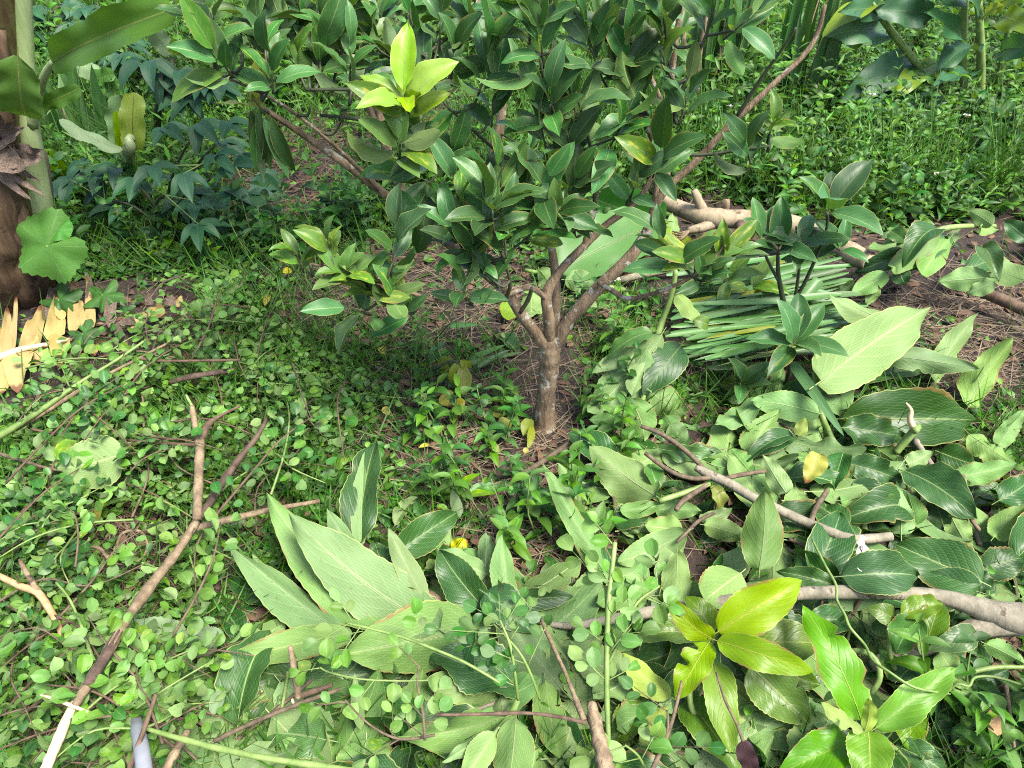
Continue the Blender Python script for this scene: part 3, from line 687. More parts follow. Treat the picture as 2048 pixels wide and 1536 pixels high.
branch('cut_branch', 'thin forked brown stick with limp pale leaves lying on the right of the pile', 'branch',
    [(1392, 935, .1, 7), (1420, 950, .1, 10), (1460, 968, .1, 10), (1510, 997, .1, 10), (1580, 1030, .1, 10), (1650, 1060, .1, 10), (1710, 1078, .1, 10), (1783, 1073, .1, 9)], 'grey_bark', [
    ('U', 1312, 992, .1, 1180, 896, .14, 98, 4), ('M', 1317, 897, .1, 1430, 906, .1, 30, 35), ('U', 1325, 902, .08, 1435, 948, .07, 50), ('m', 1240, 1022, .08, 1330, 1008, .08, 36),
    ('U', 1310, 1020, .05, 1402, 1022, .05, 44), ('T', 1228, 1048, .05, 1302, 1022, .06, 56), ('U', 1372, 1064, .09, 1233, 1126, .07, 66, 0), ('U', 1365, 1058, .06, 1290, 1050, .06, 56),
    ('U', 1408, 1050, .08, 1500, 1075, .07, 46), ('m', 1400, 1040, .07, 1465, 1015, .08, 36), ('U', 1497, 940, .06, 1462, 898, .09, 42), ('U', 1574, 988, .12, 1528, 912, .14, 44),
    ('T', 1585, 870, .1, 1490, 920, .08, 40), ('U', 1600, 1010, .05, 1560, 960, .05, 50), ('T', 1690, 1060, .04, 1640, 1010, .05, 60), ('M', 1300, 930, .1, 1318, 980, .08, 38), ('U', 1290, 915, .06, 1320, 945, .06, 46), ('U', 1370, 1070, .05, 1310, 1160, .05, 40)],
    extra=[([(1282, 852, .16, 4), (1330, 872, .14, 5), (1375, 905, .12, 5), (1410, 940, .1, 5)], 'brown_twig'), ([(1290, 906, .14, 4), (1340, 942, .12, 5), (1385, 957, .1, 5), (1420, 955, .1, 5)], 'brown_twig'),
           ([(1318, 1002, .1, 6), (1370, 985, .1, 6), (1420, 968, .1, 5)], 'green_stem'), ([(1532, 942, .12, 4), (1480, 950, .11, 5), (1440, 960, .1, 5)], 'brown_twig'),
           ([(1354, 1085, .08, 3), (1378, 1060, .09, 4), (1400, 1040, .09, 4), (1430, 1025, .1, 3)], 'brown_twig'), ([(1655, 980, .1, 5), (1630, 1020, .1, 6), (1622, 1045, .1, 6)], 'brown_twig'),
           ([(1578, 1078, .07, 4), (1605, 1090, .07, 4), (1632, 1106, .08, 4)], 'brown_twig'), ([(1352, 1020, .1, 5), (1368, 1000, .1, 6), (1415, 968, .1, 6)], 'brown_twig')])
# yellow-green rosette
branch('cut_branch', 'shoot tip with bright yellow-green young leaves at the lower right', 'branch',
    [(1500, 1480, .03, 7), (1400, 1440, .08, 7), (1380, 1380, .12, 6), (1410, 1310, .16, 5), (1427, 1278, .2, 4)], 'green_stem', [
    ('T', 1395, 1290, .06, 1270, 1330, .06, 90), ('O', 1394, 1278, .1, 1268, 1276, .12, 62), ('O', 1422, 1268, .1, 1372, 1192, .14, 58), ('T', 1350, 1390, .05, 1270, 1330, .06, 60),
    ('O', 1480, 1320, .08, 1640, 1370, .08, 80), ('O', 1470, 1292, .12, 1645, 1285, .14, 104, -6), ('O', 1500, 1332, .14, 1622, 1450, .1, 104, 6), ('o', 1470, 1370, .08, 1540, 1435, .07, 34),
    ('o', 1600, 1432, .07, 1440, 1436, .07, 46), ('O', 1372, 1400, .07, 1480, 1545, .08, 92, -10), ('O', 1298, 1405, .06, 1228, 1490, .06, 70), ('y', 1342, 1393, .12, 1246, 1306, .16, 58, 20), ('y', 1334, 1412, .1, 1276, 1494, .1, 42, -12),
    ('Y', 1426, 1318, .16, 1462, 1508, .12, 70, -10), ('Y', 1419, 1282, .2, 1352, 1402, .14, 66, 14), ('Y', 1426, 1276, .21, 1332, 1188, .28, 46, -28), ('Y', 1434, 1282, .22, 1630, 1346, .22, 64, 12), ('Y', 1436, 1264, .22, 1608, 1160, .3, 92, 10)])
branch('cut_branch', 'shoot tip with smooth bright green leaves at the bottom right corner', 'branch',
    [(1620, 1530, .03, 7), (1690, 1490, .08, 7), (1735, 1462, .12, 5)], 'green_stem', [
    ('U', 1620, 1462, .05, 1522, 1530, .06, 80), ('U', 1675, 1440, .06, 1610, 1490, .06, 60), ('B', 1700, 1487, .09, 1560, 1545, .1, 84, 5), ('T', 1790, 1492, .04, 1900, 1550, .04, 66), ('T', 1770, 1500, .05, 1800, 1590, .04, 60),
    ('B', 1815, 1412, .08, 1819, 1500, .06, 66, 0), ('B', 1751, 1457, .13, 1920, 1335, .2, 66, 14), ('B', 1736, 1462, .14, 1738, 1575, .14, 92, 0), ('B', 1722, 1440, .14, 1603, 1210, .24, 86, 12),
    ('y', 1726, 1464, .16, 1643, 1404, .2, 32, 20), ('y', 1730, 1464, .16, 1739, 1394, .22, 28, -20), ('T', 1620, 1400, .04, 1690, 1350, .05, 50)])
branch('cut_branch', 'twig with speckled olive leaves lying on the fork of the tan bough', 'branch',
    [(1790, 1340, .08, 6), (1778, 1300, .12, 5), (1780, 1260, .15, 4)], 'green_stem', [
    ('O', 1850, 1290, .14, 1880, 1195, .18, 58), ('O', 1790, 1240, .15, 1735, 1216, .17, 44), ('O', 1800, 1232, .17, 1885, 1208, .18, 52), ('M', 1838, 1238, .18, 1790, 1305, .15, 66), ('T', 1760, 1235, .1, 1790, 1275, .1, 60),
    ('M', 1950, 1262, .16, 1858, 1300, .15, 52), ('T', 1795, 1360, .08, 1845, 1310, .1, 50), ('M', 1800, 1360, .06, 1760, 1300, .1, 44)])
branch('cut_branch', 'torn pale lobed leaves on a green twig at the right edge below the bough', 'branch',
    [(2060, 1335, .1, 4), (1990, 1335, .1, 5), (1920, 1350, .09, 5), (1890, 1360, .08, 4)], 'green_stem', [
    ('U', 1972, 1288, .12, 2050, 1328, .12, 42), ('U', 1880, 1305, .1, 1935, 1380, .08, 62), ('U', 1990, 1500, .04, 1945, 1430, .06, 36), ('U', 1960, 1395, .07, 1905, 1375, .07, 44), ('U', 2030, 1215, .14, 1980, 1190, .14, 36), ('T', 1900, 1470, .03, 1990, 1480, .03, 60), ('U', 1950, 1195, .13, 2050, 1225, .14, 40)], 'serrate')
# pile on the right edge
branch('cut_branch', 'cutting with toothed grey-green leaves crowded at the right edge of the pile', 'branch',
    [(1830, 880, .06, 7), (1870, 940, .05, 6), (1930, 1010, .04, 5), (1960, 1090, .03, 5)], 'grey_bark', [
    ('T', 1696, 928, .07, 1806, 962, .05, 60), ('T', 1706, 966, .06, 1795, 1030, .04, 62), ('U', 1802, 1070, .05, 1794, 972, .09, 48), ('m', 1830, 1050, .04, 1815, 985, .08, 46), ('T', 1890, 1060, .04, 1865, 985, .06, 46), ('U', 1900, 1026, .07, 1944, 1104, .05, 48),
    ('U', 1916, 952, .08, 2024, 932, .1, 52), ('U', 1938, 868, .1, 2028, 934, .08, 52), ('T', 1996, 1002, .09, 2060, 960, .1, 62), ('m', 1988, 1074, .08, 2050, 1010, .12, 50), ('U', 1998, 890, .1, 2050, 818, .14, 40), ('T', 1880, 905, .05, 1950, 930, .05, 60), ('U', 1815, 928, .07, 1860, 905, .09, 40),
    ('T', 1965, 1140, .06, 2045, 1115, .08, 70), ('T', 1990, 1040, .05, 2060, 1090, .06, 60), ('m', 1880, 975, .06, 1930, 965, .06, 48), ('U', 1850, 1010, .04, 1900, 960, .05, 50), ('T', 1940, 1150, .05, 1990, 1180, .06, 46)], 'serrate')
branch('cut_branch', 'pale broken stub with a hooked splinter sticking out of the dark leaves', 'stick',
    [(1792, 905, .06, 7), (1812, 880, .1, 8), (1834, 855, .14, 8), (1830, 862, .15, 7)], 'green_stem', [('U', 1740, 890, .05, 1795, 925, .05, 50), ('T', 1700, 880, .04, 1760, 920, .03, 60)],
    extra=[([(1830, 860, .14, 8), (1820, 840, .17, 6), (1822, 820, .2, 4), (1812, 806, .22, 2)], 'bare_wood')])
# loose single leaves
def loose(label, row, shape='hero', cat='leaf', name='fallen_leaf', group=None):
    o = px_leaf(None, row, shape, name)
    return tag(o, label, cat, group)
loose('bright yellow leaf with a pointed tip lying on dark leaves of the pile', ('W', 1640, 908, .14, 1610, 966, .1, 46, 0))
loose('dark green leaf pressed beside the bright yellow leaf', ('T', 1686, 905, .08, 1660, 980, .06, 50))
loose('small pale curled leaf above the bright yellow leaf', ('y', 1598, 872, .12, 1608, 835, .16, 26))
loose('rust-spotted curled yellow leaf hanging under the stick fork', ('w', 1425, 970, .1, 1440, 1025, .05, 30))
loose('wilted purple-brown leaf hanging from a thin twig at the bottom edge', ('K', 1484, 1480, .2, 1512, 1560, .12, 40))
loose('dark green fallen leaf under the trunk, left of the standing narrow leaf', ('T', 1098, 1170, .02, 1108, 1118, .05, 40), 'lance')
loose('slim dark leaf lying between the trunk and the pale round leaf', ('T', 1112, 968, .04, 1184, 940, .06, 24), 'narrow')
loose('silvery white leaf standing beside the dark leaf, tip up', ('g', 920, 1035, .04, 904, 976, .1, 24), 'lance')
loose('silvery leaf underside lying flat among the weeds in front of the trunk', ('g', 938, 984, .03, 988, 966, .04, 20), 'lance')
loose('yellow torn leaf lying under the green stalk in the centre', ('W', 905, 1100, .03, 935, 1080, .05, 34))
loose('large limp pale leaf folded over a dark leaf on the left carpet', ('U', 245, 908, .17, 112, 936, .17, 112, -5))
loose('dark green leaf tucked under the large pale folded leaf on the left', ('T', 190, 975, .05, 282, 950, .05, 74))
loose('curled pale leaf right of the large folded leaf, by the upright stick', ('U', 302, 935, .05, 350, 905, .1, 30))
loose('narrow yellow leaf standing in the soil gap on the left', ('W', 190, 1052, .02, 205, 1000, .09, 16), 'narrow')
loose('pale grey-green leaf with chewed edge beside the debarked stick tip', ('g', 366, 1290, .08, 236, 1254, .09, 84, 0), 'serrate')
loose('second grey-green chewed leaf right of its larger neighbour', ('g', 440, 1292, .07, 368, 1262, .08, 60, 0), 'serrate')
loose('pale lobed leaf beside the grey pipe at the bottom edge', ('U', 262, 1490, .06, 182, 1500, .06, 90, 0), 'serrate')
loose('white-backed small leaf lying on the toothed round leaf', ('g', 425, 1432, .1, 442, 1380, .12, 28), 'round')
loose('toothed round pale leaf under the white-backed small leaf', ('U', 448, 1395, .07, 420, 1482, .07, 78, 0), 'serrate')
loose('large dull dark leaf with insect bites at the bottom left', ('M', 655, 1480, .06, 500, 1460, .07, 92, 5), 'serrate')
loose('pale star-lobed leaf upside down at the bottom, left of the cutting', ('U', 733, 1478, .07, 735, 1570, .05, 120, 0), 'serrate')
loose('narrow pale leaf above the star-lobed leaf', ('U', 722, 1460, .08, 708, 1350, .1, 26), 'narrow')
loose('dark leaf at the bottom left below the fan of pale leaves', ('T', 600, 1360, .03, 460, 1340, .04, 70))
loose('dark leaf half hidden under the thin brown stick at bottom left', ('T', 420, 1410, .03, 520, 1390, .03, 60))
loose('rolled pale leaf under the dark citrus seedling', ('m', 1600, 770, .06, 1680, 800, .05, 40))
cp = px_leaf(None, ('Y', 1990, 1412, .1, 1996, 1470, .09, 42, 0), 'round', 'wood_chip'); cp.data = lib('round', 'orange_wood')[0]
tag(cp, 'tan orange wood chip lying on the soil at the lower right', 'wood chip')

# filler cuttings inside the right-hand pile
PILE = [(1180, 850), (1400, 870), (1560, 880), (2048, 930), (2048, 1500), (1850, 1536), (1250, 1536), (700, 1536), (480, 1500), (430, 1330), (560, 1180), (760, 1080), (900, 1160), (1080, 1220), (1180, 1130)]
PZ = [((1250, 900), 'under the broad pale leaf by the trunk'), ((1450, 920), 'behind the thin forked stick'), ((1650, 930), 'round the bright yellow leaf'), ((1850, 950), 'below the broken splintered stub'), ((1980, 1050), 'at the right edge'), ((1750, 1080), 'by the white-stained leaf'), ((1500, 1120), 'round the upright olive leaf'), ((1300, 1150), 'behind the cut upright sprig'),
      ((1300, 1350), 'beside the yellow-green shoot'), ((1550, 1450), 'between the two bright shoots'), ((1850, 1300), 'under the fork of the tan bough'), ((1800, 1480), 'right of the bright corner shoot'), ((1120, 1450), 'beside the split stick'), ((900, 1450), 'under the bottom cutting'), ((600, 1420), 'by the straight brown stick'), ((900, 1180), 'under the fan of pale leaves'), ((1100, 1280), 'under the dark tuft')]
def pzone(x, y): return min(PZ, key=lambda z: (z[0][0] - x) ** 2 + (z[0][1] - y) ** 2)[1]
def pile_points(n, poly, mind=18):
    xs_ = [p[0] for p in poly]; ys_ = [p[1] for p in poly]; out = []
    while len(out) < n:
        x, y = u(min(xs_), max(xs_)), u(min(ys_), max(ys_))
        if inpoly(np.array([x]), np.array([y]), poly)[0]: out.append((x, y))
    return out
for x, y in pile_points(34, PILE):
    if 450 < x < 800 and 960 < y < 1320: continue
    a = u(0, 6.28); c = G(x, y, .03)
    t = thing('leafy_cutting', 'limp flat leafy cutting ' + pzone(x, y), 'branch', c, 'leafy cuttings deep in the pile')
    d = V(math.cos(a), math.sin(a), .05); L = u(.18, .3)
    pts = [c - d * L * .5, c + V(u(-.02, .02), u(-.02, .02), .015), c + d * L * .5]
    tube('stem', pts, [.005, .004, .003], random.choice(['green_stem', 'grey_bark', 'brown_twig']), t, 6, 3)
    sh = random.choice(['big', 'big', 'serrate'])
    for k in range(7):
        q = pts[0].lerp(pts[2], k / 6)
        az = a + (1 if k % 2 else -1) * u(.5, 1.3)
        X = V(math.cos(az), math.sin(az), u(-.1, .25)); l = u(.13, .23)
        m, fl = random.choice([('big_pale', True), ('big_pale', True), ('big_top', False), ('big_mid', True), ('big_top', True), ('big_pale', True)])
        put_leaf(t, sh, m, q + V(0, 0, u(0, .04)), X, UP + V(u(-.5, .5), u(-.6, .3), 0), l, l * u(.45, .6), fl)
# ------------------------------------------------------------------ sticks and logs
def stick(name, label, rows, mat, cat='stick', n=8, rough=.15, parts=(), partname='side_twig'):
    up = .05 if rows[0][0] < 640 and rows[0][1] > 700 else 0
    lift = lambda rr: [(r[0], r[1], r[2] + up, r[3] * (.8 if up else 1)) for r in rr]
    rows = lift(rows); parts = [(lift(a), b) for a, b in parts]
    pts = [G(*r[:3]) for r in rows]
    v, f, uv = tube_geo(pts, [r[3] / ppm(p) for r, p in zip(rows, pts)], n, 5, rough, seed=len(label))
    if not parts:
        return tag(wmesh(name, v, f, uv, mat, None), label, cat)
    t = thing(name, label, cat, pts[0])
    wmesh('stem', v, f, uv, mat, t)
    for rr, m in parts:
        pp = [G(*r[:3]) for r in rr]
        tube(partname, pp, [r[3] / ppm(p) for r, p in zip(rr, pp)], m, t, 7, 4, rough)
    return t
stick('felled_log', 'thick pale knotty log lying behind the citrus tree with sawn end', [(1325, 402, .12, 14), (1380, 425, .14, 17), (1425, 436, .15, 20), (1500, 440, .15, 19), (1570, 448, .15, 21), (1630, 468, .15, 20), (1690, 500, .15, 20), (1738, 524, .15, 20)], 'pale_bark', 'log', 14, .12,
      [([(1410, 432, .14, 14), (1398, 405, .2, 10), (1388, 380, .25, 7)], 'pale_bark'), ([(1448, 430, .14, 9), (1451, 408, .2, 9), (1452, 398, .22, 7)], 'tan_bark'),
       ([(1440, 442, .14, 14), (1405, 455, .13, 10), (1375, 462, .12, 7)], 'pale_bark'), ([(1485, 455, .15, 10), (1455, 490, .12, 10), (1415, 515, .1, 9), (1350, 535, .06, 9), (1290, 548, .06, 8), (1240, 560, .05, 7)], 'grey_bark'),
       ([(1480, 440, .14, 9), (1482, 455, .16, 10), (1486, 462, .14, 8)], 'dark_bark'), ([(1738, 524, .15, 19), (1741, 526, .15, 18)], 'bare_wood')] +
      [([(1378, 462, .13, 3), (1362, 466 + k * 4, .12, 2.5), (1345, 462 + k * 5, .11, 1)], 'tan_bark') for k in range(4)], 'branch_stub')
stick('forked_stick', 'upright-looking forked tan stick lying on the round-leaf carpet', [(394, 1040, .08, 11), (396, 985, .09, 12), (398, 930, .1, 12), (399, 880, .11, 13)], 'tan_bark', parts=[
    ([(399, 884, .11, 11), (390, 850, .12, 8), (384, 812, .14, 6)], 'tan_bark'), ([(401, 880, .11, 11), (416, 850, .12, 9), (440, 832, .12, 4), (480, 812, .12, 3)], 'red_bark'), ([(394, 890, .1, 6), (350, 888, .1, 4), (255, 880, .1, 3)], 'red_bark'), ([(384, 812, .14, 4), (372, 790, .15, 3)], 'green_stem')])
stick('dead_stick', 'dark flaking stick meeting the forked tan stick at a low angle', [(402, 1034, .07, 9), (420, 1005, .09, 10), (448, 960, .1, 10), (478, 918, .1, 9), (512, 876, .11, 7), (535, 835, .12, 5)], 'dark_bark')
stick('cut_stick', 'long tan stick slanting down the left with dark broken lower end', [(392, 1045, .10, 11), (350, 1110, .11, 12), (310, 1160, .12, 13), (288, 1190, .12, 16), (266, 1220, .12, 13), (240, 1262, .15, 12), (212, 1310, .165, 14), (172, 1375, .17, 13), (150, 1412, .165, 10)], 'tan_bark', parts=[
    ([(386, 1058, .08, 9), (430, 1046, .09, 9), (480, 1034, .09, 9), (540, 1020, .09, 7), (640, 1002, .08, 5)], 'tan_bark'), ([(238, 1265, .152, 11), (215, 1305, .166, 15), (174, 1374, .173, 14)], 'dark_bark'), ([(190, 1330, .07, 8), (180, 1305, .09, 6), (170, 1270, .1, 4), (140, 1200, .12, 3), (112, 1165, .13, 3)], 'green_stem')])
stick('cut_stick', 'orange-brown forked stick at the far left edge', [(-10, 1148, .08, 8), (40, 1172, .09, 9), (76, 1186, .09, 9), (100, 1220, .08, 9), (116, 1250, .07, 8), (128, 1285, .05, 6)], 'orange_wood', parts=[
    ([(78, 1186, .09, 8), (58, 1155, .1, 7), (40, 1120, .1, 5)], 'tan_bark'), ([(88, 1196, .09, 3), (78, 1225, .06, 2)], 'red_bark')])
stick('debarked_stick', 'cream-coloured debarked stick with a white peeling strip at the bottom left', [(152, 1402, .15, 9), (140, 1425, .15, 12), (118, 1475, .16, 14), (95, 1530, .16, 14), (80, 1570, .16, 14)], 'bare_wood', n=7, rough=.22, parts=[
    ([(176, 1424, .16, 3), (140, 1410, .17, 5), (110, 1398, .17, 5), (80, 1390, .17, 2)], 'bare_wood'), ([(150, 1434, .15, 4), (180, 1436, .16, 4), (222, 1432, .16, 3)], 'brown_twig')])
stick('thin_stick', 'thin reddish brown stick crossing the grey pipe at the bottom left', [(312, 1388, .22, 5), (298, 1430, .2, 6), (280, 1480, .18, 7), (258, 1540, .16, 7), (248, 1570, .15, 7)], 'red_bark', n=7)
stick('grey_pipe', 'short grey plastic pipe end between leaves at the bottom left', [(272, 1434, .1, 11), (276, 1462, .14, 17), (284, 1505, .17, 19), (292, 1570, .18, 20)], 'grey_pipe', 'pipe', 12, 0)
stick('green_stalk', 'long straight green stalk lying across the bottom left corner', [(285, 1455, .16, 5), (400, 1488, .16, 8), (520, 1514, .16, 8), (640, 1532, .15, 8), (760, 1548, .15, 7)], 'green_stem', 'stalk')
stick('cut_stick', 'flaky brown stick end at the bottom left, right of the grey pipe', [(382, 1448, .08, 6), (366, 1478, .09, 11), (342, 1520, .1, 12), (320, 1570, .1, 12)], 'tan_bark', rough=.25)
stick('cut_stick', 'short tan twig standing with a pale cut foot below the fan of leaves', [(596, 1396, .05, 9), (592, 1360, .08, 9), (586, 1325, .1, 8), (580, 1292, .12, 6)], 'tan_bark', parts=[([(588, 1402, .06, 8), (584, 1404, .06, 8)], 'bare_wood'), ([(600, 1392, .05, 8), (640, 1378, .04, 7), (665, 1370, .04, 5)], 'red_bark')])
stick('thin_stick', 'straight brown stick slanting up under the fan at the bottom left', [(428, 1482, .05, 6), (500, 1448, .06, 6), (560, 1422, .07, 6), (680, 1378, .06, 5)], 'brown_twig')
stick('split_stick', 'weathered split stick end at the bottom centre with two thin twigs', [(1182, 1404, .2, 7), (1186, 1425, .2, 13), (1196, 1470, .19, 16), (1210, 1530, .18, 18), (1220, 1580, .17, 18)], 'tan_bark', n=7, rough=.3, parts=[
    ([(1168, 1440, .2, 7), (1148, 1390, .2, 5), (1128, 1340, .19, 4), (1105, 1290, .18, 4), (1082, 1238, .17, 4)], 'tan_bark'), ([(1172, 1446, .2, 5), (1120, 1434, .2, 4), (1050, 1426, .2, 4), (980, 1428, .2, 4), (872, 1430, .2, 3)], 'red_bark')])
stick('thin_stick', 'long green stalk pair at the left edge below the yellow banana leaf', [(-10, 878, .06, 10), (28, 855, .08, 9), (90, 815, .1, 7), (160, 765, .12, 5), (230, 722, .13, 4), (292, 680, .14, 3)], 'green_stem', 'stalk', parts=[
    ([(28, 858, .07, 8), (100, 818, .09, 6), (180, 768, .11, 5), (262, 725, .12, 4), (340, 684, .12, 3)], 'tan_bark'), ([(276, 716, .12, 4), (330, 722, .11, 4), (480, 720, .1, 3)], 'red_bark'), ([(62, 858, .07, 4), (110, 866, .07, 3), (200, 866, .07, 2)], 'red_bark')])
stick('dead_stick', 'short dark stick lying on dry straw left of the trunk', [(635, 676, .04, 6), (680, 680, .04, 7), (740, 684, .03, 6)], 'dark_bark')
stick('dead_stick', 'dark stick half buried in the leaf carpet left of the trunk', [(340, 765, .06, 6), (390, 752, .07, 8), (470, 740, .06, 6)], 'dark_bark')
stick('thin_stick', 'thin grey stick lying on the ground in front of the trunk', [(1030, 956, .03, 5), (1090, 920, .04, 6), (1160, 870, .05, 5)], 'brown_twig', parts=[([(1120, 900, .04, 4), (1150, 892, .05, 3)], 'brown_twig')])
stick('dead_stick', 'reddish brown stick lying at the right edge beside dry roots', [(1940, 575, .08, 9), (1985, 592, .08, 12), (2060, 625, .08, 13)], 'red_bark', n=9)
stick('dead_stick', 'pale splintered stick upright in the leaves at the right edge', [(1925, 950, .14, 5), (1932, 985, .12, 6), (1942, 1035, .08, 5), (1960, 1062, .06, 4)], 'tan_bark')
stick('dead_stick', 'reddish stub showing between dark leaves at the centre of the fan', [(815, 1168, .06, 12), (850, 1190, .06, 13), (880, 1206, .05, 12)], 'red_bark', n=9)
stick('thin_stick', 'pale tan stalk standing upright in the bottom right corner', [(2012, 1368, .12, 4), (2020, 1430, .09, 4), (2030, 1510, .05, 3)], 'tan_bark', 'stalk')
stick('thin_stick', 'brown twig rising at the bottom beside the yellow-green shoot', [(1364, 1362, .2, 3), (1345, 1440, .18, 4), (1322, 1500, .16, 5), (1300, 1550, .15, 5)], 'brown_twig')
stick('thin_stick', 'thin dark twig from which the purple-brown leaf hangs', [(1433, 1345, .24, 2), (1450, 1400, .24, 3), (1472, 1445, .22, 3), (1486, 1482, .2, 4)], 'brown_twig')
stick('vine_tendril', 'looping pale vine tendril over the bough and bright leaves', [(1625, 1080, .16, 2), (1650, 1130, .18, 3), (1672, 1170, .18, 3), (1674, 1200, .17, 3), (1690, 1230, .17, 3), (1700, 1255, .17, 3), (1730, 1290, .16, 3), (1745, 1320, .18, 3), (1780, 1345, .2, 3), (1830, 1375, .2, 3), (1900, 1388, .16, 2)], 'green_stem', 'vine', 5, 0)
stick('thick_vine', 'thick curved pale green stem looping above the corner shoot', [(1690, 1305, .12, 5), (1715, 1302, .14, 6), (1742, 1310, .15, 6), (1758, 1335, .14, 6), (1758, 1362, .12, 6), (1742, 1388, .1, 5)], 'green_stem', 'vine')
stick('vine_tendril', 'pale curling tendril at the right edge under the lobed leaves', [(1895, 1385, .1, 2), (1915, 1368, .12, 3), (1938, 1372, .12, 3), (1950, 1355, .12, 3), (1990, 1354, .12, 3), (2050, 1372, .12, 3)], 'green_stem', 'vine', 5, 0)
stick('vine_root', 'coiled dry brown vine loop on the bare soil at left', [(232, 1098, .03, 3), (240, 1072, .05, 4), (258, 1062, .06, 4), (282, 1064, .06, 4), (294, 1085, .05, 3), (290, 1108, .03, 3), (272, 1126, .02, 2)], 'tan_bark', 'vine', 6, 0)
stick('vine_root', 'short bent brown root beside the coiled vine loop', [(172, 1096, .03, 4), (195, 1095, .05, 5), (214, 1112, .05, 5), (224, 1130, .03, 4), (230, 1142, .02, 3)], 'tan_bark', 'root', 6, .1)

# white chalky splash on the broad leaf by the bough
c0 = G(1728, 1112, .175); vv, ff = [], []
for (ox, oy, r) in [(random.gauss(0, 6), random.gauss(0, 12), u(6, 11)) for _ in range(26)] + [(28 + random.gauss(0, 5), random.gauss(2, 4), u(2, 5)) for _ in range(6)]:
    i0 = len(vv); q = G(1728 + ox, 1112 + oy, .175 + .0004 * len(ff))
    for k in range(9):
        a = k * .698; rr = r * u(.55, 1.15) / ppm(q)
        vv.append(q + V(math.cos(a) * rr, math.sin(a) * rr * .8, math.sin(a) * rr * .5))
    ff.append(tuple(range(i0, i0 + 9)))
tag(wmesh('white_stain', vv, ff, [(0, 0)] * len(vv), 'chalk', None), 'white chalky splash on a broad dark leaf above the tan bough', 'splash')

# ------------------------------------------------------------------ yellow dead banana leaf
db = G(20, 705, .05)
dl = thing('dead_banana_leaf', 'shredded yellow banana leaf with brown-tipped strips lying at the left edge', 'leaf', db)
mp = [G(-60, 735, .06), G(0, 714, .07), G(45, 698, .07), (G(110, 686, .06)), G(190, 668, .05)]
tube('midrib', mp, [.014, .012, .010, .007, .004], 'bare_wood', dl, 7, 4, .05)
for bx, by, tx, ty, wd, code in ((10, 722, 15, 612, 19, 's'), (22, 706, 34, 588, 11, 's'), (45, 712, 86, 612, 31, 's'), (70, 700, 60, 640, 20, 's'), (106, 678, 112, 585, 27, 's'), (100, 640, 101, 574, 18, 'k'), (124, 640, 112, 590, 16, 's'),
                                 (149, 664, 148, 560, 20, 's'), (163, 655, 160, 592, 14, 's'), (182, 655, 176, 548, 17, 's'), (176, 610, 182, 550, 12, 'k'), (217, 655, 226, 558, 19, 'k'), (225, 650, 258, 690, 16, 'k'), (0, 730, -10, 620, 22, 's'),
                                 (42, 700, 34, 785, 46, 's'), (120, 672, 126, 738, 34, 's'), (8, 725, 0, 790, 36, 's'), (186, 665, 190, 712, 20, 's'), (80, 690, 74, 730, 24, 's')):
    px_leaf(dl, (code, bx, by, .06, tx, ty, .07 if ty < by else .03, wd * 1.2, u(-10, 25)), 'strip', 'strip')
od = thing('dead_banana_leaf', 'orange and brown shrivelled banana leaf scrap right of the yellow strips', 'leaf', G(300, 640))
for row in (('s', 330, 620, .08, 270, 632, .05, 30), ('k', 335, 610, .1, 345, 590, .12, 26), ('s', 285, 648, .05, 240, 640, .06, 26), ('k', 300, 610, .08, 292, 585, .12, 16), ('k', 270, 640, .07, 232, 648, .06, 18), ('s', 350, 612, .08, 366, 590, .1, 14)):
    px_leaf(od, row, 'strip', 'strip')

# ------------------------------------------------------------------ banana plants
by_ = G(40, 582).y
def DB(px, py, dy=0): return D(px, py, by_ + dy)
bp = thing('banana_plant', 'banana plant at the left edge with brown sheathed stem and pale new shoot', 'banana plant', G(40, 585))
tube('pseudostem', [G(25, 600, -.05), DB(28, 540), DB(32, 440), DB(22, 330), DB(10, 220), DB(-6, 100), DB(-15, -60)], [.155, .14, .125, .105, .085, .075, .065], 'pseudostem', bp, 16, 5, .03)
tube('sheath', [DB(88, 480, -.02), DB(82, 420, -.03), DB(66, 320, -.03), DB(56, 240, -.02), DB(50, 110), DB(46, -20), DB(44, -160)], [.038, .042, .038, .034, .026, .024, .02], 'sheath_pale', bp, 10, 5, .02)
tube('sheath', [DB(84, 460, .03), DB(98, 430, .02), DB(90, 330, .02), DB(84, 300, .02)], [.03, .02, .015, .008], 'dry_leaf', bp, 7, 4, .3)
tube('dry_sheath', [G(8, 605, .0), DB(-2, 520, -.12), DB(4, 440, -.13), DB(0, 330, -.10), DB(6, 200, -.09), DB(2, 60, -.06)], [.10, .085, .06, .045, .03, .012], 'sheath_dry', bp, 9, 5, .25)
tube('dry_sheath', [G(60, 598, .0), DB(52, 540, -.10), DB(44, 460, -.11), DB(36, 400, -.10)], [.07, .055, .04, .012], 'sheath_dry', bp, 9, 5, .3)
for rows in ([(20, 300, -.12, 20), (45, 250, -.13, 34), (62, 268, -.13, 26), (70, 300, -.12, 6)], [(-10, 290, -.1, 16), (18, 268, -.14, 26), (40, 245, -.15, 20)], [(0, 320, -.1, 9), (40, 335, -.14, 11), (66, 352, -.14, 13), (78, 368, -.14, 6)]):
    pts = [DB(*r[:3]) for r in rows]
    for k in range(3):
        put_leaf(bp, 'strip', 'dry_leaf', pts[0] + V(u(-.02, .02), -.02 * k, u(-.02, .02)), pts[-1] - pts[0] + V(u(-.05, .05), 0, u(-.08, .02)), CAM - pts[0] + V(u(-.6, .6), 0, u(-.5, .5)), (pts[-1] - pts[0]).length * u(1, 1.4), max(r[3] for r in rows) / ppm(pts[0]) * u(1.2, 1.8), name='dry_leaf')
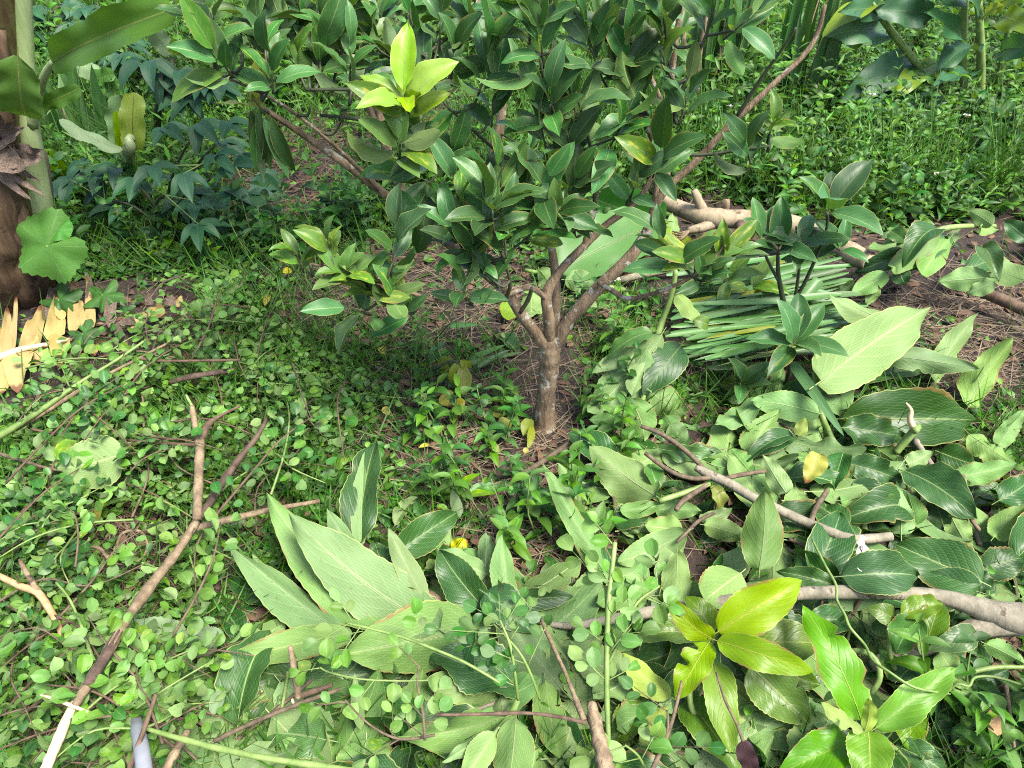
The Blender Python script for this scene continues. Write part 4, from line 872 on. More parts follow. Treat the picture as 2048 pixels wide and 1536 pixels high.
pet = [DB(62, 250, -.03), DB(76, 195, -.05), DB(90, 150, -.09), DB(108, 122, -.13)]
tube('petiole', pet, [.022, .015, .012, .009], 'sheath_pale', bp, 8, 4)
leaf_between(bp, 'b', DB(104, 126, -.13), DB(345, 18, -.4), 80, 12, 'banana')
leaf_between(bp, 'b', DB(36, 112, -.16), DB(52, 232, -.1), 86, 5, 'banana')
leaf_between(bp, 'b', DB(75, 210, .08), DB(160, 175, .1), 30, 30, 'banana')
for k in range(6):        # crown above the frame: it goes on where the stem leads
    a = [-.2, .5, 1.3, 2.3, 3.4, 4.4][k]
    c = DB(-10, -60) + V(0, 0, .25 + .05 * k); d = V(math.cos(a), math.sin(a) * .8, .35)
    m_ = c + d * .45
    tube('petiole', [c, c + d * .25, m_], [.02, .015, .012], 'sheath_pale', bp, 6, 3)
    put_leaf(bp, 'banana', 'banana', m_, V(d.x, d.y, u(.0, .25)), UP + V(u(-.2, .2), u(-.2, .2), 0), u(1.3, 1.7), u(.36, .46))
bs = thing('banana_sucker', 'young banana sucker with a glowing yellow-green upright leaf', 'banana plant', G(258, 330))
ys_ = G(258, 330).y - .75
def DS(px, py, dy=0): return D(px, py, ys_ + dy)
tube('pseudostem', [G(255, 335, -.02), DS(258, 300), DS(262, 270)], [.03, .025, .015], 'sheath_pale', bs, 8, 4)
leaf_between(bs, 'j', DS(268, 300, -.02), DS(268, 185, .03), 52, -10, 'banana')
leaf_between(bs, 'g', DS(248, 310), DS(238, 190, .05), 40, 35, 'banana')
leaf_between(bs, 'j', DS(240, 300), DS(232, 222, .02), 18, 20, 'banana')
leaf_between(bs, 'g', DS(245, 300, -.05), DS(118, 240, -.1), 30, 35, 'banana')
for lab, px, py, rows in (('pale banana sucker with torn upright leaves behind the big banana leaf', 150, 120, [('U', 168, 100, 100, 20, 50), ('g', 175, 110, 175, 20, 30)]),
                          ('banana sucker with drooping grey-green leaves behind the left shrub', 190, 240, [('g', 205, 150, 135, 120, 40), ('b', 205, 150, 235, 195, 45), ('b', 180, 170, 230, 150, 36)]),
                          ('small banana sucker with folded leaves at the foot of the left shrub', 130, 400, [('b', 140, 370, 85, 300, 40), ('G', 145, 375, 200, 330, 36), ('b', 150, 372, 210, 385, 26), ('G', 140, 375, 100, 355, 24)]),
                          ('banana sucker with purple-backed leaf under the citrus branch', 340, 230, [('g', 345, 110, 305, 65, 40), ('j', 348, 110, 352, 78, 22), ('g', 352, 225, 400, 195, 28), ('g', 350, 110, 380, 90, 26)])):
    g = G(px, py); yy = g.y
    t = thing('banana_sucker', lab, 'banana plant', g)
    tube('pseudostem', [g - V(0, 0, .03), D(rows[0][1], rows[0][2] + 8, yy)], [.028, .014], 'pseudostem', t, 7, 1)
    for c_, x1, y1, x2, y2, wd in rows: leaf_between(t, c_, D(x1, y1, yy), D(x2, y2, yy - .05), wd, u(-20, 20), 'banana')

# squash-like lobed leaf, and other lobed leaves
def lobed_mesh(name, mat, lobes=5, teeth=.07, depth=.15, n=60):
    vs_, uvs, fs = [V(0, 0, 0)], [(.5, .5)], []
    rings = 5
    for r in range(1, rings + 1):
        for k in range(n):
            a = -math.pi + 2 * math.pi * (k + .5) / n
            rad = .5 * (1 - depth * (.5 - .5 * math.cos(lobes * a)) ) * (1 - .55 * math.exp(-((abs(a) - math.pi) / .28) ** 2)) * (1 + teeth * (1 if k % 2 else -1) * .5)
            q = r / rings
            vs_.append(V(math.cos(a) * rad * q, math.sin(a) * rad * q, .05 * q * q * math.sin(lobes * a + .7) + .03 * math.sin(3 * a + 1) * q - .08 * q * q))
            uvs.append((q, .5 + .5 * math.sin(lobes * a * .5)))
    for k in range(n - 1):
        fs.append((0, 1 + k, 2 + k))
        for r in range(rings - 1):
            a = 1 + r * n + k; fs.append((a, a + n, a + n + 1, a + 1))
    return mesh(name, vs_, fs, uvs, mat)
LM = lobed_mesh('leaf', 'squash'); LMP = lobed_mesh('leaf', 'big_pale'); LMD = lobed_mesh('leaf', 'weed_dark', 5, .05, .45)
sq = thing('squash_vine', 'squash vine with one big bright lobed leaf against the banana stem', 'vine', G(100, 560))
c = G(95, 492, .28); pp = [G(110, 565, 0), G(115, 530, .12), c]
tube('stem', pp, [.006, .005, .004], 'green_stem', sq, 6, 4)
link('leaf', LM, sq, frame(c, V(-.75, -.25, -.45), (CAM - c).normalized() + UP * .4, .26, .26))
c2 = G(118, 458, .32); link('leaf', LM, sq, frame(c2, V(.5, .3, .2), (CAM - c2).normalized() + UP, .09, .09))
for px, py, s_, lab in ((118, 600, .16, 'lobed dark squash leaf behind the yellow banana strips'), (205, 590, .15, 'lobed squash leaf between the brown strip tips'), (165, 668, .12, 'lobed leaf growing through the yellow banana strips'), (1070, 985, .10, 'soft lobed leaf among the weeds before the trunk')):
    c = G(px, py, .09); t = thing('lobed_plant', lab, 'plant', G(px, py + 20))
    tube('stem', [G(px, py + 25), c], [.004, .003], 'green_stem', t, 5, 1)
    link('leaf', LMD, t, frame(c, V(u(-.8, .8), -.6, -.2), UP + V(0, -.6, 0), s_, s_))
# ------------------------------------------------------------------ dark shrub at the left with three-part leaves
def trifoliate(parent, p, d, L, mat='shrub', n=3, name='leaf'):
    d = d.normalized(); side = d.cross(UP); side = side.normalized() if side.length > .1 else V(1, 0, 0)
    for k in range(n):
        a = (k - (n - 1) / 2) * u(.65, .95)
        X = d * math.cos(a) + side * math.sin(a) + V(0, 0, u(-.35, .0))
        N = UP * .8 + (CAM - p).normalized() * .5 + V(u(-.3, .3), u(-.3, .3), 0)
        l = L * u(.8, 1.1) * (1 if k == n // 2 else .9)
        put_leaf(parent, 'lance', mat, p, X, N, l, l * u(.34, .42), False, name)
yb = G(330, 470).y
ls = thing('leafy_shrub', 'low dark blue-green shrub with slender three-part leaves beside the banana', 'shrub', G(330, 480))
roots = [D(340, 455, yb)]
stems = [(330, 390), (250, 350), (400, 330), (440, 380), (470, 330), (360, 420), (210, 400), (300, 440), (380, 280), (430, 290)]
for i, (sx, sy) in enumerate(stems):
    tip = D(sx, sy, yb + u(-.25, .2)); b_ = G(330 + u(-25, 25), 470)
    tube('stem', [b_, (b_ + tip) / 2 + V(0, 0, .05), tip], [.008, .006, .004], 'dark_stem', ls, 6, 4)
    for j in range(3):
        p = tip + V(u(-.18, .16), u(-.1, .1), u(-.1, .1))
        d = (p - b_); d = V(d.x + u(-.3, .3), d.y - .3, u(-.3, .15))
        tube('leaf_stalk', [tip, p], [.003, .002], 'green_stem', ls, 4, 1)
        trifoliate(ls, p, d, 72 / ppm(p), n=random.choice([3, 3, 4]))
lt = thing('leafy_shrub', 'taller thin shrub with hanging three-part leaves left of the citrus crown', 'shrub', G(320, 300))
yt = G(320, 300).y - .5
for sx, sy in ((330, 130), (360, 165), (300, 150), (400, 150), (350, 200), (420, 175)):
    tip = D(sx, sy, yt); b_ = G(318, 300)
    tube('stem', [b_, D(318, 200, yt), tip], [.012, .01, .004], 'dark_stem', lt, 6, 4)
    for j in range(2):
        p = tip + V(u(-.08, .08), 0, u(-.06, .06)); trifoliate(lt, p, V(u(-1, 1), -.4, u(-.6, 0)), 75 / ppm(p))
# the limp bunch under the big left limb
wl = thing('wilted_sprig', 'limp bunch of drooping narrow dark leaves hanging from the left citrus limb', 'leaves', D(530, 215, Y0 + .06))
for k in range(14):
    p = D(515 + u(-15, 40), 225 + u(-10, 15), Y0 + .06 + u(-.04, .04))
    put_leaf(wl, 'narrow', 'citrus' if k > 3 else 'wilt_leaf', p, V(u(-.25, .25), u(-.1, .1), -1), CAM - p + V(u(-.8, .8), 0, 0), u(90, 130) / ppm(p), u(22, 32) / ppm(p), k % 3 == 0)

# ------------------------------------------------------------------ citrus seedlings on the right
def seedling(label, foot, rows, cl, mat='citrus'):
    t = thing('citrus_seedling', label, 'seedling', G(*foot))
    y = G(*foot).y
    for rr in rows:
        pp = [D(px, py, y + dy) if py is not None else px for px, py, dy, r in rr]
        tube('stem', pp, [r[3] / ppm(p) for r, p in zip(rr, pp)], 'dark_stem', t, 6, 4, .1)
    for px, py, dy, n, sz in cl:
        p = D(px, py, y + dy)
        rosette(t, p, UP + V(u(-.3, .3), -.3, 0), n, sz / ppm(p) * .9, mat, False, (35, 85))
seedling('dark citrus seedling with rosettes of leaves rising in front of the log', (1578, 690), [[(1578, 690, 0, 6), (1572, 630, -.02, 6), (1562, 580, -.02, 5), (1556, 540, -.02, 4), (1556, 500, -.02, 3)], [(1562, 570, -.02, 4), (1535, 520, -.02, 3), (1520, 480, -.02, 2)], [(1590, 600, -.02, 4), (1598, 540, -.03, 3), (1600, 490, -.03, 2)], [(1574, 650, 0, 5), (1590, 600, -.02, 4), (1612, 560, -.03, 4), (1650, 470, -.04, 3), (1655, 425, -.04, 3)], [(1648, 480, -.04, 3), (1680, 500, -.04, 2)]],
         [(1556, 500, -.02, 5, 105), (1520, 480, -.02, 4, 100), (1600, 490, -.03, 4, 95), (1655, 425, -.04, 5, 130), (1625, 520, -.02, 4, 90), (1680, 500, -.04, 3, 85)])
seedling('dark citrus seedling low over the cut grass blades, below the taller one', (1570, 800), [[(1560, 800, 0, 4), (1578, 745, -.02, 5), (1580, 700, -.03, 4)], [(1560, 800, 0, 4), (1490, 790, -.03, 3)]],
         [(1585, 690, -.03, 7, 125), (1480, 770, -.04, 6, 80)])
seedling('light citrus sprout beside the grass cuttings right of the trunk', (1470, 640), [[(1470, 640, 0, 4), (1455, 590, -.02, 4), (1450, 560, -.02, 3)]], [(1455, 560, -.02, 5, 95), (1500, 575, 0, 3, 80)], 'citrus_light')

# ------------------------------------------------------------------ cut grass blades
cg_i = 0
def blade(x1, y1, h1, x2, y2, h2, wd, lab, group, code='x'):
    o = px_leaf(None, (code, x1, y1, h1, x2, y2, h2, wd, u(-35, 35)), 'blade', 'cut_grass_blade')
    return tag(o, lab, 'grass blade', group)
for k in range(105):
    y1 = u(545, 735); x1 = u(1330, 1480)
    f = (y1 - 545) / 190
    x2 = x1 + u(190, 330); y2 = y1 + u(-75, 30) * (1 - f) + u(-95, 0) * f
    if x2 > 1740: x2 = 1740 - u(0, 50)
    if random.random() < .5: x1, y1, x2, y2 = x2, y2, x1, y1
    blade(x1, y1, u(.05, .17), x2, y2, u(.05, .17), u(7, 15), ('long' if abs(x1 - x2) > 260 else 'shorter') + ' cut blade in the grass heap ' + ('beside the log' if y1 < 590 else 'under the pale sprout' if y1 < 640 else 'behind the hanging bunch' if x1 < 1480 else 'beside the huge pale leaf') + (', tip left' if x1 > x2 else ', tip right'), 'cut grass blades heaped right of the trunk', random.choice('xxxxxxxxxxxxw'))
blade(1584, 725, .2, 1688, 872, .14, 23, 'broad straight grass blade slanting across the green stem, cut at the top', None)
blade(1358, 668, .1, 1512, 690, .09, 13, 'single pale grass blade lying level in front of the heap', None)
blade(1490, 690, .06, 1480, 735, .03, 28, 'short broad grass blade folded down in front of the heap', None)
blade(1640, 560, .16, 1580, 612, .1, 24, 'broad pale blade on top of the heap near the sawn log', None)
for x1, y1, x2, y2 in ((940, 718, 1010, 690), (955, 735, 1020, 700), (925, 730, 1040, 705), (900, 652, 960, 650)):
    blade(x1, y1, .04, x2, y2, .06, 12, 'short cut grass blade lying just left of the trunk', 'short cut grass blades left of the trunk')

# cut banana leaf behind the trunk
cb = thing('cut_banana_leaf', 'large cut banana leaf lying folded behind the citrus trunk', 'leaf', G(1230, 500))
leaf_between(cb, 'G', G(1310, 452, .14), G(1120, 540, .10), 132, 10, 'banana')
leaf_between(cb, 'G', G(1330, 440, .16), G(1195, 400, .2), 90, -30, 'banana')
leaf_between(cb, 'U', G(1320, 410, .14), G(1215, 392, .2), 40, 10, 'banana')
branch('cut_branch', 'pale leafy cutting lying behind the forks of the citrus trunk', 'branch', [(1250, 580, .03, 5), (1150, 560, .05, 5), (1050, 540, .05, 4)], 'green_stem',
    [('U', 1130, 560, .08, 1200, 570, .08, 44), ('U', 1080, 540, .07, 1110, 580, .05, 44), ('m', 1150, 470, .1, 1120, 540, .07, 50), ('U', 1060, 580, .05, 1060, 640, .04, 50), ('y', 1000, 620, .06, 1050, 615, .05, 40), ('U', 1180, 620, .04, 1160, 580, .05, 40), ('U', 1240, 500, .1, 1200, 400, .14, 40), ('Y', 1340, 470, .1, 1290, 440, .14, 40), ('y', 1330, 480, .1, 1385, 480, .1, 40), ('U', 1350, 470, .1, 1345, 425, .16, 26)])
# wilting yellow leaves near the trunk
ws = thing('wilted_sprig', 'wilting yellow-green leaves on a twig left of the trunk foot', 'leaves', G(920, 770))
tube('stem', [G(870, 740, .1), G(900, 722, .14), G(935, 735, .12), G(960, 760, .06)], [.004] * 4, 'dark_stem', ws, 5, 3)
for row in (('w', 905, 718, .14, 872, 735, .09, 26), ('w', 915, 722, .14, 905, 770, .06, 26), ('w', 925, 728, .13, 928, 792, .05, 32), ('w', 920, 720, .15, 945, 738, .11, 20), ('w', 898, 725, .13, 880, 745, .07, 22)):
    px_leaf(ws, row, 'citrus')
FL = [('W', 888, 785, 905, 812, 34, 'yellowing oval leaf lying flat left of the trunk foot'), ('W', 908, 800, 925, 820, 26, 'yellow leaf tucked under the yellowing oval leaf'), ('w', 1010, 820, 985, 830, 24, 'curled olive leaf at the trunk foot'), ('w', 1020, 840, 1000, 858, 30, 'pale olive leaf with a torn end at the trunk foot'),
      ('w', 1062, 838, 1046, 870, 26, 'yellow-green cupped leaf touching the trunk foot'), ('w', 1064, 850, 1058, 895, 16, 'narrow hanging olive leaf under the cupped leaf'), ('W', 1052, 895, 1050, 908, 12, 'tiny orange leaf tip below the trunk'), ('w', 978, 885, 1000, 905, 16, 'dull yellow blade-like leaf on the soil before the trunk'),
      ('W', 530, 612, 535, 585, 16, 'small bright yellow leaf standing on the straw, left of centre'), ('W', 565, 545, 585, 540, 14, 'small yellow leaf on the grass under the low citrus twig'), ('W', 770, 710, 760, 690, 16, 'yellowing curled leaf at the edge of the weeds left of the trunk'), ('W', 1480, 1280, 1500, 1290, 16, 'small yellowed leaf between the young shoots'),
      ('W', 838, 895, 862, 888, 9, 'sliver of dry yellow leaf on the soil left of the trunk'), ('w', 1165, 798, 1190, 805, 18, 'yellow-green leaf on the soil right of the trunk'), ('W', 765, 815, 780, 830, 16, 'small yellow spotted leaf among round leaves near the centre')]
for code, x1, y1, x2, y2, wd, lab in FL: loose(lab, (code, x1, y1, .05, x2, y2, .04, wd), 'citrus')

# ------------------------------------------------------------------ canna clump
yc = G(1930, 205).y
cn = thing('canna_plant', 'tall broad-leaved canna clump with wavy leaves at the upper right', 'plant', G(1930, 210))
def DC(px, py, dy=0): return D(px, py, yc + dy)
for rr in ([(1932, 235, 0, 8), (1925, 150, 0, 9), (1926, 60, 0, 8), (1932, -20, 0, 7)], [(1958, 230, -.05, 8), (1962, 150, -.05, 9), (1960, 60, -.05, 8), (1955, -20, -.05, 7)], [(1990, 190, .1, 7), (2006, 120, .1, 7), (2018, 50, .1, 6), (2025, -30, .1, 5)], [(1895, 218, -.1, 7), (1850, 150, -.15, 7), (1800, 85, -.2, 7), (1755, 25, -.25, 6), (1735, -10, -.25, 4)]):
    pts = [DC(*r[:3]) for r in rr]
    tube('stem', pts, [r[3] / ppm(p) for r, p in zip(rr, pts)], 'green_stem', cn, 8, 4, .05)
for code, bx, by2, tx, ty, wd, roll in (('C', 1772, 62, 1656, 66, 66, 5), ('c', 1765, 10, 1645, 75, 44, 35), ('C', 1770, 15, 1680, 22, 40, -25), ('C', 1925, 78, 1855, 22, 40, 15), ('C', 1862, 30, 1745, 20, 56, -10), ('C', 1825, 118, 1688, 196, 60, -10),
                                    ('C', 1950, 98, 1880, 135, 44, 30), ('c', 1885, 130, 1794, 176, 50, 20), ('C', 1888, 190, 1718, 226, 44, 20), ('C', 1900, 215, 1800, 225, 36, -20), ('c', 2000, 35, 2070, 60, 46, 10), ('c', 1965, 40, 2000, 8, 26, 0), ('C', 2008, 100, 2070, 95, 44, 25),
                                    ('C', 1958, 30, 1905, -30, 50, 10), ('C', 1935, 0, 1850, -40, 50, 0), ('c', 1990, 10, 2040, -10, 40, 10), ('C', 1955, 150, 1870, 165, 30, 40), ('C', 2040, 330, 2070, 400, 60, 0)):
    leaf_between(cn, code, DC(bx, by2, u(-.2, -.05)), DC(tx, ty, u(-.6, -.25)), wd * 1.15, roll, 'canna')

# ------------------------------------------------------------------ tall grass clumps
def grass_clump(label, px, py, n, hpx, wpx, lean=.5, mat='cane', dry=6, name='grass_clump', seedx=0):
    b_ = G(px, py); k_ = ppm(b_ + V(0, 0, .4))
    t = thing(name, label, 'grass', b_)
    for k in range(n):
        p = b_ + V(u(-.12, .12), u(-.08, .08), 0)
        a = u(0, 6.28); le = abs(random.gauss(0, .5)) * lean
        X = V(math.cos(a) * le, math.sin(a) * le * .7, 1)
        L = hpx / k_ * u(.55, 1.15)
        put_leaf(t, 'blade', mat, p, X, CAM - p + V(u(-1, 1), 0, u(0, 1)), L, wpx / k_ * u(.7, 1.3), False, 'blade')
    for k in range(dry):
        p = b_ + V(u(-.13, .13), u(-.1, .05), 0); a = u(0, 6.28)
        tube('dry_stem', [p, p + V(u(-.05, .05), u(-.05, .05), hpx / k_ * u(.3, .7))], [.006, .003], 'tan_bark', t, 5, 1)
    return t
grass_clump('tall lemongrass clump behind the right fork of the citrus tree', 1420, 190, 34, 260, 17, .45)
grass_clump('lemongrass clump with upright blades between the citrus crown and the long bare limb', 1260, 150, 26, 230, 16, .4)
grass_clump('tall cane clump with thick yellow-green blades beside the long bare limb', 1590, 215, 14, 330, 20, .22)
grass_clump('fine dark grass tuft at the very top left', 235, 60, 26, 150, 9, .7, 'grass', 2)
grass_clump('pineapple-like clump of long stiff pale leaves beside the banana stem', 165, 320, 17, 230, 20, 1.1, 'cane', 2, 'spiky_plant')
grass_clump('stiff pale leaves standing left of the young banana sucker', 215, 330, 9, 190, 20, .5, 'cane', 0, 'spiky_plant')

# ------------------------------------------------------------------ bare stems and small trees behind
def back_tree(label, foot, rows, cl, dep=0, mat='citrus', bark='citrus_bark', sz=80, name='small_tree'):
    t = thing(name, label, 'tree', G(*foot)); y = G(*foot).y
    Lb = []
    for rr in rows:
        pts = [D(px, py, y + dy) for px, py, dy, r in rr]
        pts[0] = G(*foot) if rr is rows[0] else pts[0]
        tube('trunk' if rr is rows[0] else 'limb', pts, [r[3] / ppm(p) for r, p in zip(rr, pts)], bark, t, 8, 4, .12); Lb += spline(pts, 4)
    for px, py in cl:
        p = D(px, py, y + u(-.3, .2)); near = min(Lb, key=lambda q: (q - p).length)
        tube('twig', [near, p], [.004, .002], 'dark_stem', t, 4, 1)
        rosette(t, p, UP + V(u(-.5, .5), -.3, 0), 4, sz / ppm(p) * .9, mat, False, (35, 95))
    return t
back_tree('leafy citrus tree standing behind the crown, with a curved brown trunk at the top centre', (968, 118), [[(968, 118, 0, 8), (945, 75, 0, 8), (905, 40, 0, 8), (878, 10, 0, 8), (865, -40, 0, 7)], [(905, 40, 0, 6), (960, 0, .1, 5), (990, -40, .1, 4)]],
          [(790, 20), (820, 60), (850, 30), (760, 50), (870, 75), (900, 10), (930, 25), (980, 20), (1010, 5), (840, 100), (790, 90), (740, 20), (1040, 15), (700, 30), (720, 80), (1000, 55)], sz=75)
back_tree('dark leafy tree at the top left behind the citrus crown', (640, 140), [[(640, 140, 0, 8), (645, 80, 0, 8), (650, 0, 0, 7)], [(645, 80, 0, 6), (600, 20, .1, 5)], [(645, 90, 0, 6), (700, 20, .1, 5)]],
          [(560, 15), (590, 45), (620, 20), (650, 35), (680, 15), (700, 50), (730, 15), (540, 45), (610, 70), (660, 75), (520, 20), (750, 60)], sz=80)
back_tree('grey-brown young tree trunk behind the centre fork of the citrus', (995, 440), [[(995, 440, 0, 13), (985, 380, 0, 13), (990, 300, 0, 12), (1000, 250, 0, 10), (1010, 150, 0, 8)], [(990, 400, 0, 9), (1040, 355, .1, 8), (1080, 330, .2, 6)]], [(1010, 180), (1060, 300), (1030, 140)], sz=70)
back_tree('thin straight brown trunk behind the right fork', (1330, 400), [[(1330, 400, 0, 10), (1333, 300, 0, 9), (1338, 200, 0, 8), (1350, 90, 0, 7), (1365, 0, 0, 5)], [(1335, 230, 0, 5), (1300, 150, .1, 4)]], [(1350, 100), (1330, 40)], sz=60)
back_tree('leaning pale stake seen between the citrus stems', (1120, 385), [[(1120, 385, 0, 10), (1125, 345, 0, 9), (1135, 290, 0, 7)]], [], bark='pale_bark', name='wooden_stake')
back_tree('dark thin trunk at the left behind the big citrus limb', (825, 430), [[(825, 430, 0, 10), (790, 350, 0, 10), (765, 260, 0, 9), (745, 150, 0, 7)], [(770, 290, 0, 6), (810, 210, 0, 5)]], [(745, 150), (800, 215), (720, 190)], sz=70)
back_tree('bundle of bare brown stems inside the lemongrass', (1385, 215), [[(1385, 215, 0, 6), (1372, 120, 0, 6), (1362, 20, 0, 5)], [(1395, 200, 0, 5), (1400, 100, 0, 5), (1420, 0, 0, 4)], [(1410, 210, .05, 5), (1440, 110, .05, 4), (1470, 10, .05, 4)], [(1375, 200, .1, 5), (1350, 130, .1, 4), (1290, 10, .1, 4)]], [(1362, 60), (1430, 60)], sz=60, name='bare_shrub')
back_tree('dark shrub mass at the upper right edge behind the canna', (2010, 330), [[(2010, 330, 0, 5), (2020, 280, 0, 5), (2030, 220, 0, 4)]], [(2030, 300), (1990, 280), (2040, 250), (2020, 350), (1960, 300), (2000, 235)], sz=55, mat='weed_dark', bark='dark_stem', name='leafy_shrub')
# cassava (hand-shaped leaves)
for lab, px, py, hs in (('cassava plant with hand-shaped leaves at the top left corner', 100, 120, [(60, 20), (95, 35), (130, 10), (75, 60), (40, 45), (120, 55)]),
                        ('cassava plant reaching in at the top, left of the dark grass', 200, 130, [(170, 15), (150, 50), (190, 60), (130, 90)]),
                        ('cassava plant behind the hanging shrub leaves at the upper left', 300, 190, [(240, 110), (225, 135), (250, 85), (210, 110)])):
    t = thing('cassava_plant', lab, 'plant', G(px, py)); y = G(px, py).y
    for hx, hy in hs:
        p = D(hx, hy, y - u(0, .3))
        tube('stem', [G(px, py), (G(px, py) + p) / 2 + V(0, 0, .1), p], [.012, .008, .004], 'brown_twig', t, 5, 3)
        a0 = u(0, 6.28)
        for k in range(7):
            a = a0 + (k - 3) * .55
            put_leaf(t, 'lance', 'shrub', p, V(math.cos(a), math.sin(a), -.25), UP + (CAM - p).normalized() * .5, 55 / ppm(p) * u(.8, 1.1), 17 / ppm(p), False)

# ------------------------------------------------------------------ round-leaf sprigs (bottom centre, standing free)
def round_sprig(label, rows, mat, lmat, sz, n, h=0, spread=.7, name='round_leaf_sprig', start=.15):
    pts = [G(*r[:3]) for r in rows]
    t = thing(name, label, 'sprig', pts[0])
    tube('stem', pts, [r[3] / ppm(p) for r, p in zip(rows, pts)], mat, t, 6, 5, .05)
    sp = spline(pts, 8); i = 0; k = 0
    while k < n:
        f = start + (1 - start) * random.random() if i else 1.0
        p = sp[int(f * (len(sp) - 2))]; T = (sp[int(f * (len(sp) - 2)) + 1] - p).normalized()
        view = (CAM - p).normalized(); sd = T.cross(view).normalized() * (1 if i % 2 else -1)
        d = (sd * u(.5, 1) + T * u(.3, 1) + view * u(-.2, .4)).normalized()
        L = u(.03, .075) * spread
        e = p + d * L; m_ = (p + e) / 2 + view * u(-.01, .01)
        tube('side_twig', [p, m_, e], [.0014, .0011, .0007], mat, t, 4, 2)
        for q, s_ in ((e, 0), (m_, 1), (m_.lerp(e, .5), -1), (p.lerp(m_, .5), -1))[:(4 if spread > 1 else 3)]:
            X = d * u(.3, .9) + d.cross(view) * s_ * u(.6, 1.1) + view * u(-.3, .3)
            l = sz / ppm(p) * u(.75, 1.3)
            put_leaf(t, 'round', lmat, q + X.normalized() * .003, X, view + UP * .3 + V(u(-.7, .7), u(-.7, .7), 0), l, l * u(.62, .85), random.random() < .3)
            k += 1
        i += 1
    return t
round_sprig('tall upright sprig of round pale leaves with a cut top in front of the bough', [(1218, 1500, .1, 5), (1214, 1400, .16, 6), (1214, 1300, .22, 6), (1218, 1200, .28, 6), (1230, 1085, .34, 5)], 'green_stem', 'round', 34, 22, spread=1.3)
round_sprig('side spray of pale round leaves beside the cut upright sprig', [(1216, 1330, .2, 3), (1250, 1260, .25, 3), (1275, 1205, .28, 3), (1320, 1172, .3, 2)], 'green_stem', 'round', 32, 20, spread=1)
round_sprig('second cut stem with round leaves leaning at its left', [(1222, 1330, .18, 4), (1216, 1250, .24, 4), (1212, 1172, .28, 4)], 'green_stem', 'round', 34, 12, spread=1.4)
round_sprig('dense tuft of small dark green leaves at the bottom centre', [(1036, 1400, .12, 3), (1030, 1350, .18, 3), (1020, 1290, .24, 3), (1000, 1240, .28, 2)], 'green_stem', 'round_dark', 28, 28, spread=1.8)
round_sprig('dark small-leaved twig leaning right in the dense tuft', [(1080, 1400, .12, 3), (1060, 1345, .18, 3), (1035, 1300, .22, 3), (985, 1245, .26, 2)], 'green_stem', 'round_dark', 28, 20, spread=1.8)
round_sprig('sprig of round leaves across the big pale leaf of the fan', [(1000, 1366, .2, 3), (930, 1325, .22, 3), (860, 1295, .23, 3), (790, 1270, .24, 3), (690, 1245, .24, 2)], 'green_stem', 'round', 30, 12, spread=1)
round_sprig('pale sprig with a chain of round leaves left of the bottom leaves', [(850, 1480, .16, 3), (845, 1420, .2, 3), (835, 1370, .22, 2), (838, 1330, .24, 2)], 'brown_twig', 'round', 30, 11, spread=1)
round_sprig('thin sprig with round leaves under the folded big leaf', [(880, 1360, .14, 2), (800, 1362, .16, 2), (720, 1358, .18, 2), (660, 1345, .18, 2), (640, 1335, .18, 2)], 'green_stem', 'round', 30, 9)
round_sprig('sprig of drooping round leaves above the star-lobed leaf', [(870, 1470, .14, 3), (800, 1478, .15, 3), (740, 1450, .18, 2), (690, 1400, .2, 2)], 'brown_twig', 'round', 30, 12, spread=1)
round_sprig('small sprig with round leaves between the stick and the olive leaves', [(1322, 1500, .14, 3), (1335, 1460, .18, 3), (1335, 1420, .2, 2)], 'brown_twig', 'round_dark', 32, 9, spread=1.4)
round_sprig('round-leaf sprig at the foot of the split stick', [(1290, 1536, .12, 3), (1275, 1510, .15, 3), (1250, 1490, .17, 2)], 'green_stem', 'round', 40, 7, spread=1)
round_sprig('blue-green round-leaf sprig at the left edge above the soil gap', [(-10, 905, .1, 4), (40, 920, .13, 4), (90, 935, .14, 3), (140, 945, .14, 2)], 'brown_twig', 'round', 40, 16, spread=.8)

# carpet of small round-leaf cuttings on the left
CARPET = [(0, 790), (150, 720), (330, 590), (400, 545), (480, 590), (560, 660), (700, 740), (770, 800), (720, 880), (600, 960), (540, 1090), (450, 1200), (400, 1340), (380, 1536), (0, 1536)]
def sprig_proto(i):
    t = thing('leafy_twig', 'cut twig of small round green leaves lying in the carpet on the left', 'twig', V(0, 0, 0), 'small round-leaf twigs carpeting the left side')
    L = u(.22, .34)
    pts = [V(-L / 2, 0, .01), V(-L / 6, u(-.03, .03), .04), V(L / 6, u(-.03, .03), .05), V(L / 2, u(-.03, .03), .03)]
    tube('stem', pts, [.003, .0026, .002, .0012], ['brown_twig', 'green_stem', 'red_bark'][i % 3], t, 5, 4, .05)
    sp = spline(pts, 10)
    nl = 18
    for k in range(nl):
        p = sp[int((.1 + .9 * k / nl) * (len(sp) - 1))]
        s_ = 1 if k % 2 else -1
        X = V(u(.2, .9), s_ * u(.5, 1), u(-.1, .6)); q = p + X.normalized() * u(.01, .035)
        l = u(.02, .037)
        put_leaf(t, 'round', 'round' if i % 4 else 'round_dark', q, X, UP + V(u(-1, 1), u(-1.2, .8), 0), l, l * u(.55, .8), random.random() < .35)
    return t
protos = [sprig_proto(i) for i in range(10)]
note_kids()
